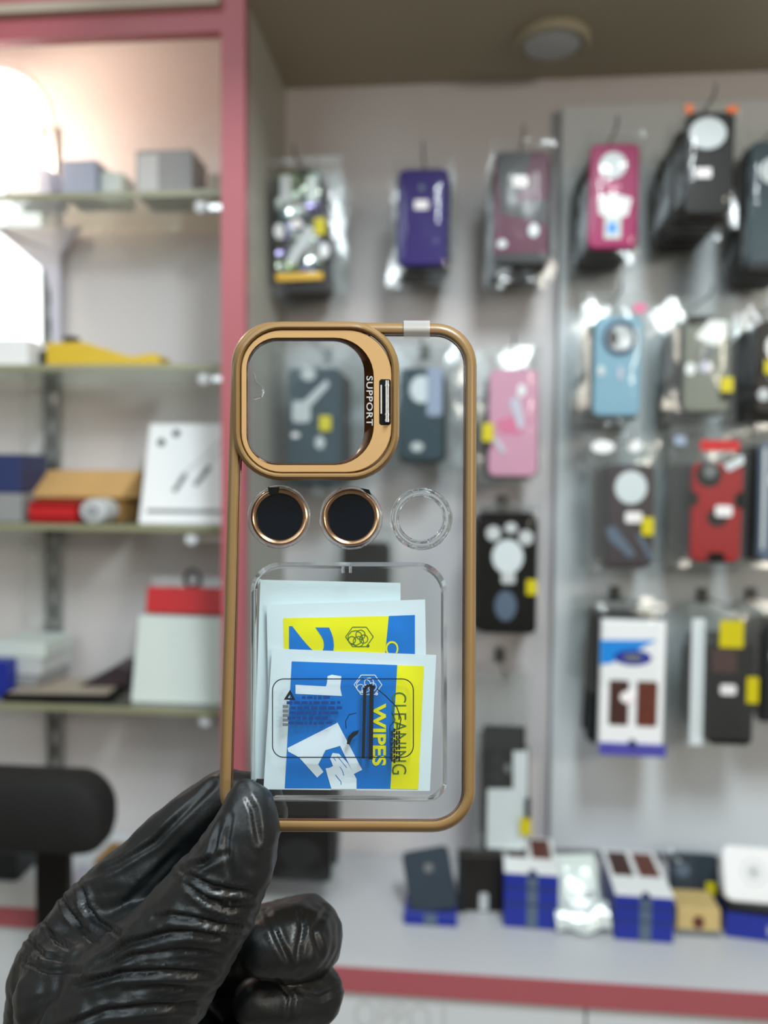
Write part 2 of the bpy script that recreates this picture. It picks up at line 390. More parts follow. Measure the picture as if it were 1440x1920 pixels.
# ------------------------------------------------------------------ boxes on the glass shelves
def sbox(name, x0, x1, ytop, zbase, Y, depth, m, label, cat='box', lean=0.0, yaw=0.0, group=None):
    """bevelled carton: returns (root, w, h, fn) with local x centred, y 0 front, z 0 base"""
    yb = 960
    A = at(x0, ytop, Y); B = at(x1, ytop, Y); w = B.x - A.x; h = (A.z + B.z) / 2 - zbase
    r = empty(name, ((A.x + B.x) / 2, Y, zbase + 0.0006), label, cat, group, (R(-lean), 0, R(yaw)))
    MB().prism(rrect(-w/2, 0, w/2, h, 0.002, 2), 0, depth, 0.0012).build('carton', m, r)
    return r, w, h
def fpanel(r, name, x0, z0, x1, z1, m, d=0.0006, rad=0.0):
    p = rrect(x0, z0, x1, z1, rad, 4) if rad else [(x0, z0), (x1, z0), (x1, z1), (x0, z1)]
    return MB().prism(p, -d, 0.0).build(name, m, r)
r, w, h = sbox('carton', 8, 92, 316, sz[0], 1.165, 0.06, M['lilac_box'], 'pale lilac box leftmost on the top glass shelf before the window')
fpanel(r, 'print_panel', -w*.4, h*.15, w*.3, h*.8, M['white'])
r, w, h = sbox('carton', 116, 180, 302, sz[0], 1.165, 0.06, M['bluegrey_box'], 'blue-grey box on the top glass shelf right of the window')
MB().box((-w/2, 0.0, h), (w/2, 0.06, h + 0.001)).build('lid', M['bluegrey_box'], r)
r, w, h = sbox('carton', 188, 228, 322, sz[0], 1.18, 0.05, M['offwhite'], 'small cream box low on the top shelf between two grey boxes')
r, w, h = sbox('carton', 254, 360, 281, sz[0], 1.165, 0.07, M['grey_box'], 'largest grey box on the top glass shelf near the rose post')
fpanel(r, 'print_panel', -w*.45, h*.1, -w*.1, h*.9, M['lightgrey'])
r, w, h = sbox('carton', 390, 425, 326, sz[0], 1.18, 0.05, M['beige'], 'small beige box half behind the rose post on the top shelf')
# second shelf
A = at(86, 643, 1.16); B = at(160, 643, 1.16); E = at(312, 668, 1.19); zz = sz[1]
yp = empty('yellow_packet', ((A.x + B.x) / 2, 1.16, zz + 0.0006), 'long yellow tapering packet lying on the second glass shelf', 'packet')
x0, x1, x2 = A.x - yp.location.x, B.x - yp.location.x, E.x - yp.location.x; h0 = A.z - zz; h1 = E.z - zz
prof = [(x0, h0 * .96), (x0 + 0.004, h0), (x1 - 0.004, h0 * 1.02), (x1 + .03, h0 * .72), (x1 + 0.07, h0 * .38), (x2 - .01, h1), (x2, h1 * .8)]
MB().prism([(x0, 0)] + [(x1, 0), (x2, 0)] + prof[::-1], 0, 0.045, 0.001).build('body', M['mustard'], yp)
MB().prism(rrect(x0 - 0.016, 0.002, x0, h0 * .7, 0.004, 3), 0.008, 0.032, 0.001).build('cap', M['charcoal'], yp)
MB().prism(rrect(x0 + 0.02, h0, x0 + 0.04, h0 + 0.012, 0.003, 3), 0.012, 0.028, 0.001).build('switch', M['charcoal'], yp)
r, w, h = sbox('carton', -30, 52, 636, sz[1], 1.17, 0.06, M['white'], 'white box at the left edge on the second glass shelf')
# third shelf
r, w, h = sbox('carton', -40, 40, 926, sz[2], 1.16, 0.09, M['grey_box'], 'grey box under the navy box on the third shelf')
zz = sz[2] + h + 0.0012
r, w, h2 = sbox('carton', -40, 38, 852, zz, 1.165, 0.08, M['navy_box'], 'navy blue box on top of a grey box, third shelf')
Yk = 1.205
A, B = at(42, 925, Yk), at(228, 925, Yk); zz = sz[2]
kb = empty('cardboard_box', ((A.x + B.x) / 2, Yk, zz + 0.0006), 'brown kraft cardboard box with sloping lid on the third glass shelf', 'box')
w = B.x - A.x; h = A.z - zz; hl = at(150, 882, Yk).z - zz
MB().prism(rrect(-w/2 + .004, 0, w/2, h * .92, 0.002, 2), 0.004, 0.08, 0.001).build('carton', M['kraftdark'], kb)
lid = [[(-w/2 - 0.004, -0.006, h * .86), (w/2 + 0.004, -0.006, h * .86), (w/2 + 0.004, -0.006, h), (-w/2 - 0.004, -0.006, h)],
       [(-w/2 + .012, 0.045, h * .86), (w/2 + .012, 0.045, h * .86), (w/2 + .012, 0.045, hl), (-w/2 + .012, 0.045, hl)],
       [(-w/2 + .012, 0.082, h * .86), (w/2 + .012, 0.082, h * .86), (w/2 + .012, 0.082, hl), (-w/2 + .012, 0.082, hl)]]
MB().loops(lid).build('lid', M['kraft'], kb)
r, w, h = sbox('carton', 54, 142, 940, sz[2], 1.15, 0.045, M['red'], 'small red box in front of the brown cardboard box')
MB().prism(rrect(-w*.5, h*.3, w*.5, h*.7, .002, 2), -0.0005, 0).build('band', M['redcard'], r)
A = at(174, 936, 1.15); zz = sz[2]
wr = empty('wrapped_roll', (A.x, 1.15, zz + 0.0006), 'greyish white wrapped roll beside the small red box', 'roll')
rr = (A.z - zz) / 2
MB().loops([[(x * k, y, rr + (z) * k) for x, z in ell(0, 0, rr * 1.15, rr, 18)] for k, y in ((.5, -0.002), (.92, 0), (1, 0.004), (1, 0.044), (.9, .046))]).build('wrap', M['lightgrey'], wr, True)
MB().ring([(x, z + rr) for x, z in ell(0, 0, rr*.5, rr*.45, 18)], [(x, z + rr) for x, z in ell(0, 0, rr*.3, rr*.27, 18)], -0.003, -0.001).build('core', M['midgrey'], wr)
r, w, h = sbox('cable_box', 258, 428, 782, sz[2], 1.165, 0.03, M['white'], 'tall white cable box leaning on the third shelf with two round dots', 'box', lean=17)
h /= math.cos(R(17))
for k, (cx, cz) in enumerate(((-.18, .86), (-.34, .77))):
    MB().prism(ell(w * cx, h * cz, 0.0062, 0.0062, 14), -0.0006, 0.0).build('printed_dot', M['charcoal'], r)
def curve_ribbon(r, name, pts, wd, m, y=-0.0006):
    mb = MB(); pts = [Vector(p) for p in pts]; L = []
    for i, p in enumerate(pts):
        t = (pts[min(i+1, len(pts)-1)] - pts[max(i-1, 0)]).normalized(); n = Vector((-t.y, t.x)) * wd / 2
        L.append((p - n, p + n))
    vs = []; fs = []
    for a_, b_ in L: vs += [(a_.x, y, a_.y), (b_.x, y, b_.y)]
    for i in range(len(L) - 1): fs.append((2*i, 2*i+1, 2*i+3, 2*i+2))
    mb.add(vs, fs); return mb.build(name, m, r)
curve_ribbon(r, 'printed_cable', [(w*(-.10 + .42*k/10 + .06*math.sin(k*.3)), h*(.42 + .38*(k/10)**.8)) for k in range(11)], 0.003, M['lightgrey'])
curve_ribbon(r, 'printed_cable', [(w*(.14 + .34*k/10), h*(.48 + .32*(k/10)**.9)) for k in range(11)], 0.003, M['lightgrey'])
curve_ribbon(r, 'printed_plug', [(w*-.14, h*.30), (w*-.02, h*.47)], 0.0075, M['midgrey'])
curve_ribbon(r, 'printed_plug', [(w*.09, h*.36), (w*.24, h*.54)], 0.0075, M['midgrey'])
fpanel(r, 'printed_line', -w*.42, h*.10, w*.42, h*.135, M['midgrey'])
r, w, h = sbox('carton', 368, 430, 758, sz[2] + 0.163, 1.24, 0.03, M['charcoal'], 'dark flat box on top behind the tall white cable box', 'box')
r.location.z = sz[2] + 0.0008
# fourth shelf
r, w, h = sbox('blister_card', 244, 416, 1158, sz[3], 1.165, 0.025, M['offwhite'], 'leaning white pack with red top band on the fourth glass shelf', 'pack', lean=14)
h /= math.cos(R(14))
MB().prism(rrect(-w*.42, h, w*.56, h*1.30, 0.003, 3), -0.003, 0.022, 0.001).build('header_band', M['redcard'], r)['label'] = 'bright red header band'
MB().prism(rrect(-w*.40, h*1.30, w*.50, h*1.42, 0.003, 3), 0.004, 0.008).build('hang_tab', M['pouch_back'], r)
MB().ring(ell(0.01, h*1.40, 0.014, 0.016, 20), ell(0.01, h*1.40, 0.009, 0.011, 20), -0.002, 0.004).build('clip', M['charcoal'], r)
YT = 1.15
A, B = at(8, 1303, YT), at(232, 1303, YT); zz = sz[3]
tr_ = empty('flat_black_tray', ((A.x + B.x) / 2, YT, zz + 0.0006), 'flat black box with painted pale reflection lying on the fourth glass shelf', 'box', rot=(0, 0, R(4)))
w = B.x - A.x
MB().box((-w/2, 0, 0), (w/2 - 0.02, 0.10, 0.012)).build('carton', M['black'], tr_)
MB().box((-w/2 + 0.006, 0.004, 0.012), (w/2 - 0.03, 0.10, 0.0126)).build('top_reflection', M['beige'], tr_)  # pale sheet painted as the reflection on the black box top
MB().prism([(w*.02, 0.0126), (w*.45, 0.0126), (w*.45, 0.04), (w*.33, 0.046), (w*.16, 0.026)], 0.045, 0.105, 0.002).build('bundle', M['plum'], tr_)
zz = sz[3] + 0.0145
for k, (x1p, ytop, m_, lb) in enumerate(((70, 1268, M['grey_box'], 'lowest'), (78, 1236, M['lightgrey'], 'middle'), (84, 1206, M['offwhite'], 'topmost'))):
    r, w, h = sbox('flat_carton', -14, x1p, ytop, zz, 1.272 - 0.09 + .002 * k, 0.09, m_, lb + ' flat box of the pale stack at the left edge of the fourth shelf', 'box', yaw=-6 + 3 * k)
    zz += h + 0.0012
r, w, h = sbox('carton', -40, 14, 1240, sz[3], 1.158, 0.025, M['royal'], 'small blue box at the left edge before the pale stack')
# crinkled clear bags hanging by the upright
def crumple(w, h, amp, seed, puff=0.0):
    rn = random.Random(seed); ph = [(rn.uniform(4, 13), rn.uniform(4, 13), rn.uniform(0, 6.3)) for _ in range(6)]
    def f(s, t):
        e = (4 * s * (1 - s)) ** .5 * (4 * t * (1 - t)) ** .5
        d = sum(math.sin(a * s + b * t + c) for a, b, c in ph) / 6
        return amp * d * (0.35 + .65 * e) + puff * e
    return f
def bag(parent, name, x0, z0, x1, z1, yf, yb, m, seed, amp=0.003, nu=10, nv=14):
    f = crumple(x1 - x0, z1 - z0, amp, seed); g = crumple(x1 - x0, z1 - z0, amp, seed + 5); mb = MB(); ym = (yf + yb) / 2
    def fr(s, t):
        e = min(1, 5 * min(s, 1 - s, t * 1.3, (1 - t))) 
        return (x0 + (x1 - x0) * s, ym + (yf - ym) * e - abs(f(s, t)) * (1 if e > 0 else 0) * min(1, e + .2), z0 + (z1 - z0) * t)
    def bk(s, t):
        e = min(1, 5 * min(s, 1 - s, t * 1.3, (1 - t)))
        return (x0 + (x1 - x0) * s, ym + (yb - ym) * e, z0 + (z1 - z0) * t)
    mb.grid(fr, nu, nv); mb.grid(bk, 4, 6, flip=True)
    return mb.build(name, m, parent, 'all', recalc=False)
for (x0, y0, x1, y1, lab) in ((40, 700, 122, 860, 'crinkled clear bag hanging at the upright above the navy box'), (42, 1012, 124, 1175, 'crinkled clear plastic bag hanging at the upright below the third shelf')):
    A, B = at(x0, y0, 1.26), at(x1, y1, 1.26)
    r = empty('plastic_bag', ((A.x + B.x) / 2, 1.26, A.z), lab, 'bag')
    w = B.x - A.x; bag(r, 'film', -w/2, B.z - A.z, w/2, 0, -0.012, 0.012, M['pouch_back'], 31 + x0, 0.008)
    MB().box((-w*.5, -0.003, -0.006), (w*.5, 0.003, 0.004)).build('seal', M['pouch_back'], r)

# ------------------------------------------------------------------ black swivel chair back at lower left
Yc = 0.93
A, B = at(-160, 1452, Yc), at(196, 1622, Yc)
ch = empty('office_chair', ((A.x + B.x) / 2, Yc, 0), 'black padded office chair back in front of the left shelf bay', 'chair')
cx = ch.location.x
pl = rrect(A.x - cx, B.z, B.x - cx, A.z, 0.045, 8)
pl = [(x, z + 0.01 * math.cos((x) * 14)) for x, z in pl]
mb = MB(); q1 = inset(pl, 0.006); q2 = inset(pl, 0.02)
mb.loops([[(x, 0.055, z) for x, z in q2], [(x, 0.05, z) for x, z in q1], [(x, 0.03, z) for x, z in pl], [(x, 0.015, z) for x, z in pl], [(x, 0.0, z) for x, z in q1], [(x, -0.007, z) for x, z in q2]])
M['upholstery'] = mat('black_upholstery', (16, 16, 17), 0.75, var=0.2, bump=0.2)
mb.build('backrest', M['upholstery'], ch, True)
A2, B2 = at(40, 1600, Yc + .03), at(104, 1600, Yc + .03)
MB().prism(rrect(A2.x - cx, 0.46, B2.x - cx, B.z + 0.03, 0.006, 3), 0.06, 0.075, 0.003).build('back_post', M['black'], ch, True)
MB().prism(rrect(-0.2, 0.42, 0.16, 0.48, 0.02, 4), -0.3, 0.1, 0.012).build('seat', M['upholstery'], ch, True)
MB().tube([(-0.02, -0.1, 0.42), (-0.02, -0.1, 0.06)], 0.022, 12).build('column', M['steel'], ch, True)
for k in range(5):
    a_ = 2 * math.pi * k / 5
    MB().tube([(-0.02, -0.1, 0.075), (-0.02 + 0.2 * math.cos(a_), -0.1 + 0.2 * math.sin(a_), 0.06)], 0.014, 8).build('foot', M['black'], ch, True)
    MB().tube([(-0.02 + 0.2*math.cos(a_), -0.112 + 0.2*math.sin(a_), 0.025), (-0.02 + 0.2*math.cos(a_), -0.088 + 0.2*math.sin(a_), 0.025)], 0.0245, 12).build('castor', M['charcoal'], ch, True)
# small things on the low platform behind the hand
for (x0, x1, yt, m_, lb) in ((118, 160, 1668, M['lilac_box'], 'small lilac box on the low platform right of the chair post'), (176, 262, 1618, M['kraftdark'], 'brown box on the low platform behind the gloved hand'), (-60, 30, 1600, M['charcoal'], 'dark box at the left edge on the low platform')):
    r, w, h = sbox('carton', x0, x1, yt, zpl, 1.12, 0.06, m_, lb)
    MB().box((-w*.5, .0, h), (w*.5, .06, h + .001)).build('lid', m_, r)

# ------------------------------------------------------------------ hanging phone-case packs
NSTACK = [0]
def stack(cb, Yf, Yw, m, pouch, details, n, label, short, rear_m, tags=(), rad=0.010, tilt=0.0, thick=0.009, name='hanging_phone_case', cat='phone case', seed=0, pmat='pouch', group='phone cases on wall hooks', step=0.0165, hookx=None):
    NSTACK[0] += 1; sd = seed or NSTACK[0] * 7
    x0, y0, x1, y1 = cb
    cxp = (x0 + x1) / 2 if hookx is None else hookx
    top = at(cxp, pouch[1] + 8, Yf)
    root = empty(name, (top.x, Yf, top.z), label, cat, None, (0, R(tilt), 0))
    o = root.location
    def L(x, y):
        p = at(x, y, Yf); return (p.x - o.x, p.z - o.z)
    a, b = L(x0, y1), L(x1, y0)
    MB().prism(rrect(a[0], a[1], b[0], b[1], rad, 5), 0, thick, 0.002).build('case_body', m, root, True)
    for i, d in enumerate(details):
        k = d[0]; y_ = -(0.0008 + 0.0003 * i)
        if k == 'disc':
            _, cx, cy, rx, ry, mm, nm = d[:7]; c = L(cx, cy); s = L(cx + rx, cy - ry)
            ob = MB().prism(ell(c[0], c[1], abs(s[0] - c[0]), abs(s[1] - c[1])), y_, 0.0005, 0.0004).build(nm, mm, root)
        elif k == 'ring':
            _, cx, cy, rx, ry, mm, nm, wd = d[:8]; c = L(cx, cy); s = L(cx + rx, cy - ry); q = 1 - wd
            ob = MB().ring(ell(c[0], c[1], abs(s[0]-c[0]), abs(s[1]-c[1])), ell(c[0], c[1], q*abs(s[0]-c[0]), q*abs(s[1]-c[1])), y_ - 0.001, 0.0005).build(nm, mm, root)
        elif k == 'rect':
            _, rx0, ry0, rx1, ry1, mm, nm = d[:7]; p, q = L(rx0, ry1), L(rx1, ry0); rd = d[7] if len(d) > 7 else 0.0015
            ob = MB().prism(rrect(p[0], p[1], q[0], q[1], rd, 3), y_, 0.0005).build(nm, mm, root)
        elif k == 'poly':
            _, pp, mm, nm = d[:4]
            ob = MB().prism([L(x, y) for x, y in pp], y_, 0.0005).build(nm, mm, root)
    p, q = L(pouch[0], pouch[3]), L(pouch[2], pouch[1])
    bag(root, 'clear_pouch', p[0], p[1], q[0], q[1], -0.004, thick + 0.002, M[pmat], sd)
    # header strip of the pouch
    MB().box((p[0], thick * .3, q[1] - 0.007), (q[0], thick * .3 + 0.0012, q[1] + 0.004)).build('header_strip', M['pouch_back'], root)
    for (tx0, ty0, tx1, ty1, mm, nm) in tags:
        c, d = L(tx0, ty1), L(tx1, ty0); MB().prism(rrect(c[0], c[1], d[0], d[1], 0.001, 2), -0.0066, -0.0058).build(nm, mm, root)
    # rear packs: one is built, the rest are copies
    if n > 0:
        rn = random.Random(sd)
        rr = empty(name, (o.x, Yf + step, o.z), 'x', cat, 'packs behind the ' + short, (0, R(tilt), 0))
        MB().prism(rrect(a[0], a[1], b[0], b[1], rad, 4), 0, thick, 0.002).build('case_body', rear_m, rr, True)
        bag(rr, 'clear_pouch', p[0], p[1], q[0], q[1], -0.003, thick + 0.002, M['pouch'], sd + 3, nu=6, nv=8)
        lst = [rr]
        for k in range(1, n):
            if Yf + step * (k + 1) + 0.014 > Yw: break
            c = copy_tree(rr); lst.append(c); c.location.y = Yf + step * (k + 1)
        for k, c in enumerate(lst):
            c['label'] = ('second', 'third', 'fourth', 'fifth', 'sixth', 'seventh', 'eighth', 'ninth', 'tenth', 'eleventh')[k] + ' pack from the front in the stack of the ' + short
            c.location.x += rn.uniform(-.004, .004); c.location.z -= rn.uniform(0, .007)
            c.rotation_euler.y += R(rn.uniform(-2, 2))
    # wire hook that carries the stack
    hk = empty('wire_hook', (o.x, Yw, o.z + 0.004), 'wire hook carrying the stack of the ' + short, 'hook')
    Lh = Yw - Yf + 0.02
    MB().tube([(0, 0, 0), (0, -Lh * .5, 0.0), (0, -Lh + .006, 0.001), (0, -Lh, 0.006), (0, -Lh, 0.014)], 0.0016, 6).build('rod', M['wire'], hk, True)
    MB().box((-0.008, -0.003, -0.012), (0.008, 0.0, 0.012)).build('back_plate', M['wire'], hk)
    return root

YA, YB_ = 1.175, 1.15
# left board, top row
stack((512, 318, 600, 526), 1.16, YW, M['holo'], (494, 296, 640, 546), [('rect', 512, 511, 600, 526, M['gold_foil'], 'foil_band', .0005), ('disc', 553, 420, 12, 9, M['sticker'], 'price_sticker'), ('disc', 520, 433, 9, 15, M['white'], 'print_patch'), ('disc', 604, 471, 9, 15, M['white'], 'print_patch'), ('rect', 524, 328, 545, 378, M['lightgrey'], 'print_patch', .003), ('rect', 574, 332, 595, 380, M['offwhite'], 'print_patch', .003), ('poly', [(532,488),(548,500),(590,432),(572,424)], M['lightgrey'], 'print_patch')], 7,
      'silvery patterned phone case with yellow foot band, top left of the wall', 'silvery patterned case', M['dark'], [(588, 412, 608, 444, M['yellow'], 'yellow_tag')], tilt=-1.5)
stack((746, 315, 842, 498), 1.16, YW, M['purple'], (730, 293, 852, 526), [('rect', 778, 375, 804, 393, M['sticker'], 'price_sticker'), ('disc', 791, 352, 5, 7, M['bluegrey'], 'emblem')], 6,
      'plain purple phone case in a clear pouch hanging in the top row', 'purple case', M['charcoal'], tilt=0.6)
stack((926, 282, 1032, 492), 1.15, YW, M['maroon'], (914, 262, 1042, 520), [('poly', [(930,286),(1000,286),(968,380),(1028,372),(1028,420),(940,400)], M['black'], 'pattern'), ('rect', 962, 330, 990, 350, M['sticker'], 'price_sticker'), ('rect', 926, 474, 1032, 494, M['black'], 'bottom_band', .002), ('disc', 1002, 432, 10, 13, M['whitecase'], 'painted_glint'), ('disc', 943, 458, 9, 8, M['whitecase'], 'painted_glint')], 7,  # white discs painted as specular bits on the pouch
      'black and maroon phone case hanging at the right end of the left wall top row', 'black and maroon case', M['dark'], tilt=0.5, seed=311, pmat='pouch_dim')
# second row
stack((538, 690, 640, 905), 1.17, YW, M['darkteal'], (478, 640, 690, 925), [('disc', 578, 702, 14, 12, M['lightgrey'], 'camera_lens'), ('rect', 548, 752, 582, 792, M['lightgrey'], 'print_patch', .006), ('poly', [(570,752),(612,712),(618,722),(584,760)], M['lightgrey'], 'print_patch'), ('disc', 600, 830, 9, 12, M['lightgrey'], 'print_patch'), ('disc', 554, 816, 8, 5, M['sticker'], 'price_sticker')], 6,
      'dark teal patterned phone case seen through the camera opening of the held case', 'teal patterned case', M['charcoal'], [(600, 780, 622, 808, M['yellow'], 'yellow_tag')], seed=133)
stack((748, 690, 832, 862), 1.17, YW, M['darkteal'], (728, 632, 872, 880), [('disc', 790, 730, 22, 26, M['whitecase'], 'print_patch'), ('disc', 782, 838, 12, 9, M['lightgrey'], 'print_patch'), ('rect', 800, 690, 830, 780, M['bluegrey_box'], 'print_patch', .005)], 5,
      'teal and white phone case seen through the clear back of the held case', 'teal and white case', M['charcoal'])
stack((915, 692, 1010, 893), 1.16, YW, M['pink'], (892, 648, 1016, 906), [('poly', [(930,790),(962,780),(992,790),(975,815),(940,812)], M['hotpink'], 'bow_print'), ('disc', 978, 732, 8, 12, M['white'], 'painted_glint'), ('poly', [(955,752),(972,740),(985,800),(972,806)], M['lilac_box'], 'print_patch'), ('poly', [(922,822),(932,820),(950,848),(940,850)], M['lilac_box'], 'print_patch')], 5,  # white disc painted as a gloss highlight on the pink
      'pastel pink phone case hanging right of the held case', 'pastel pink case', M['charcoal'], [(904, 794, 925, 828, M['yellow'], 'yellow_tag'), (906, 829, 920, 840, M['charcoal'], 'tag_print')], pmat='pouch_back')
# third row
stack((640, 1018, 722, 1190), 1.17, YW, M['dark'], (620, 985, 742, 1200), [('disc', 680, 1060, 16, 16, M['charcoal'], 'camera_ring'), ('rect', 668, 1110, 694, 1124, M['sticker'], 'price_sticker')], 4,
      'dark phone case half hidden behind the sachets of the held case', 'half hidden dark case', M['charcoal'])
stack((894, 962, 1006, 1186), 1.155, YW, M['black'], (886, 946, 1012, 1194), [('disc', 952, 1044, 30, 32, M['whitecase'], 'round_window'), ('rect', 940, 1074, 966, 1094, M['lightgrey'], 'price_sticker', .003), ('disc', 948, 1136, 21, 28, M['bluegrey'], 'emblem'), ('disc', 925, 1000, 14, 14, M['lightgrey'], 'painted_glint'), ('disc', 986, 1008, 14, 14, M['lightgrey'], 'painted_glint'), ('disc', 958, 990, 12, 10, M['lightgrey'], 'painted_glint')], 6,  # grey discs near the top painted as bright pouch flares
      'black phone case with a white round window hanging beside the held case', 'black round-window case', M['charcoal'], [(986, 1086, 1006, 1114, M['yellow'], 'yellow_tag')])
# fourth row
stack((502, 1420, 622, 1650), 1.12, YW, M['black'], (496, 1390, 628, 1692), [('disc', 560, 1600, 40, 22, M['charcoal'], 'emblem')], 6,
      'black phone case hanging directly behind the gloved fingertip', 'black case by the fingertip', M['charcoal'])
stack((904, 1402, 990, 1592), 1.15, YW, M['whitecase'], (884, 1268, 996, 1604), [('poly', [(904,1402),(962,1402),(962,1478),(914,1478),(912,1590),(904,1590)], M['black'], 'side_pattern'), ('disc', 932, 1425, 13, 14, M['charcoal'], 'camera_lens'), ('disc', 932, 1456, 13, 14, M['charcoal'], 'camera_lens'), ('disc', 952, 1440, 7, 8, M['midgrey'], 'camera_flash'), ('rect', 906, 1362, 985, 1404, M['charcoal'], 'inner_card', .002)], 5,
      'white phone case with big black camera bump in the lowest row', 'white camera-bump case', M['charcoal'], [(974, 1530, 995, 1562, M['yellow'], 'yellow_tag'), (984, 1492, 994, 1532, M['charcoal'], 'tag_strip')], pmat='pouch_back')
# right panel, top row
stack((1104, 268, 1200, 466), 1.14, YP, M['magenta'], (1092, 246, 1210, 486), [('disc', 1150, 310, 26, 26, M['whitecase'], 'round_window'), ('poly', [(1122,368),(1150,362),(1186,372),(1178,404),(1150,412),(1124,402)], M['white'], 'print_patch'), ('rect', 1134, 408, 1166, 448, M['offwhite'], 'print_patch'), ('rect', 1140, 418, 1158, 438, M['blue'], 'blue_patch'), ('rect', 1136, 346, 1164, 358, M['hotpink'], 'print_line', .001)], 7,
      'magenta phone case with round window in the top row of the right panel', 'magenta case', M['charcoal'], tilt=0.5)
stack((1283, 208, 1380, 402), 1.085, YP, M['black'], (1268, 190, 1394, 412), [('disc', 1328, 250, 36, 31, M['whitecase'], 'round_window'), ('rect', 1306, 315, 1336, 334, M['sticker'], 'price_sticker'), ('rect', 1284, 196, 1300, 214, M['orange'], 'header_print_glint', .001), ('rect', 1362, 198, 1384, 212, M['orange'], 'header_print_glint', .001)], 9,  # orange rects painted as coloured highlights at the top corners
      'black phone case with oval white window, foremost and highest at upper right', 'black oval-window case', M['dark'], tilt=1.0, step=0.018)
stack((1402, 262, 1500, 505), 1.14, YP, M['darkteal'], (1390, 240, 1512, 520), [('disc', 1450, 320, 26, 26, M['whitecase'], 'round_window'), ('rect', 1402, 490, 1500, 505, M['charcoal'], 'bottom_band', .002)], 6,
      'dark teal phone case cut by the right edge in the top row', 'edge-cut dark teal case', M['charcoal'])
# right panel, second row
stack((1113, 592, 1206, 780), 1.14, YP, M['lightblue'], (1086, 550, 1220, 796), [('ring', 1163, 634, 34, 34, M['navy_ring'], 'camera_ring', .28), ('disc', 1163, 634, 24, 24, M['lightgrey'], 'camera_plate'), ('disc', 1150, 634, 9, 15, M['plum'], 'camera_lens'), ('disc', 1174, 644, 9, 11, M['white'], 'camera_lens'), ('disc', 1164, 700, 5, 14, M['lilac_box'], 'painted_glint'), ('disc', 1128, 696, 7, 10, M['whitecase'], 'painted_glint')], 7,  # the two pale lower discs are painted glints
      'light blue phone case with dark camera ring on the right panel', 'light blue case', M['charcoal'], [(1186, 570, 1210, 588, M['hotpink'], 'pink_tag')], pmat='pouch_back', tilt=.5)
stack((1280, 592, 1372, 772), 1.14, YP, M['olive'], (1246, 556, 1388, 792), [('poly', [(1286,592),(1340,592),(1320,606),(1292,612)], M['black'], 'top_pattern'), ('poly', [(1304,632),(1330,600),(1364,602),(1362,630),(1340,650)], M['white'], 'painted_glint'), ('disc', 1294, 692, 10, 12, M['white'], 'painted_glint'), ('disc', 1322, 688, 13, 12, M['lilac_box'], 'print_patch'), ('disc', 1322, 662, 16, 12, M['midgrey'], 'emblem')], 7,  # white polygon and white disc painted as glints on the clear case
      'clear olive-grey phone case with bright white patch on the right panel', 'olive-grey case', M['charcoal'], [(1348, 708, 1372, 736, M['yellow'], 'yellow_tag'), (1350, 736, 1368, 748, M['charcoal'], 'tag_print')], pmat='pouch_back')
stack((1414, 600, 1510, 775), 1.14, YP, M['dark'], (1400, 568, 1524, 792), [('disc', 1432, 740, 12, 12, M['lightgrey'], 'print_patch'), ('disc', 1460, 650, 26, 26, M['lightgrey'], 'round_window')], 6,
      'dark phone case cut by the right edge in the second row', 'edge-cut dark case', M['charcoal'], [(1430, 676, 1450, 702, M['yellow'], 'yellow_tag')])
# right panel, third row
stack((1136, 872, 1228, 1062), 1.14, YP, M['plum'], (1098, 824, 1240, 1072), [('disc', 1183, 914, 31, 31, M['whitecase'], 'round_window'), ('rect', 1172, 960, 1204, 980, M['sticker'], 'price_sticker', .003), ('poly', [(1136,990),(1152,986),(1192,1040),(1180,1046),(1140,1010)], M['bluegrey'], 'stripe'), ('poly', [(1192,1004),(1200,1000),(1226,1046),(1218,1050)], M['bluegrey'], 'stripe'), ('disc', 1130, 838, 22, 12, M['white'], 'painted_glint'), ('disc', 1190, 836, 14, 12, M['white'], 'painted_glint')], 7,  # white discs above the case painted as the pouch's bright top
      'plum-grey phone case with diagonal stripes and round window on the right panel', 'plum striped case', M['dark'], [(1201, 970, 1224, 1003, M['yellow'], 'yellow_tag')], pmat='pouch_back')
stack((1296, 868, 1396, 1052), 1.14, YP, M['red'], (1252, 800, 1408, 1062), [('disc', 1330, 890, 25, 24, M['black'], 'camera_ring'), ('disc', 1332, 884, 13, 13, M['midgrey'], 'camera_lens'), ('poly', [(1296,920),(1310,926),(1310,946),(1296,950)], M['black'], 'corner_grip'), ('poly', [(1396,920),(1378,928),(1378,948),(1396,954)], M['black'], 'corner_grip'), ('disc', 1347, 970, 20, 17, M['black'], 'ring_holder'), ('rect', 1342, 948, 1374, 968, M['sticker'], 'price_sticker', .003), ('rect', 1330, 1036, 1360, 1052, M['black'], 'corner_grip', .002), ('rect', 1312, 826, 1386, 846, M['redcard'], 'header_print_glint', .001), ('poly', [(1356,872),(1392,852),(1394,868),(1366,884)], M['whitecase'], 'painted_glint')], 7,  # last pale polygon is a painted glint; the red header is print
      'red rugged phone case with black grips on the right panel', 'red rugged case', M['charcoal'], [(1262, 818, 1284, 836, M['bluegrey_box'], 'tag')], pmat='pouch_back', tilt=.6)
stack((1420, 830, 1520, 1050), 1.14, YP, M['bluegrey'], (1408, 800, 1530, 1064), [('disc', 1470, 900, 28, 28, M['whitecase'], 'round_window'), ('rect', 1426, 840, 1438, 1030, M['lightgrey'], 'stripe', .002)], 6,
      'blue-grey phone case cut by the right edge in the third row', 'edge-cut blue-grey case', M['charcoal'])
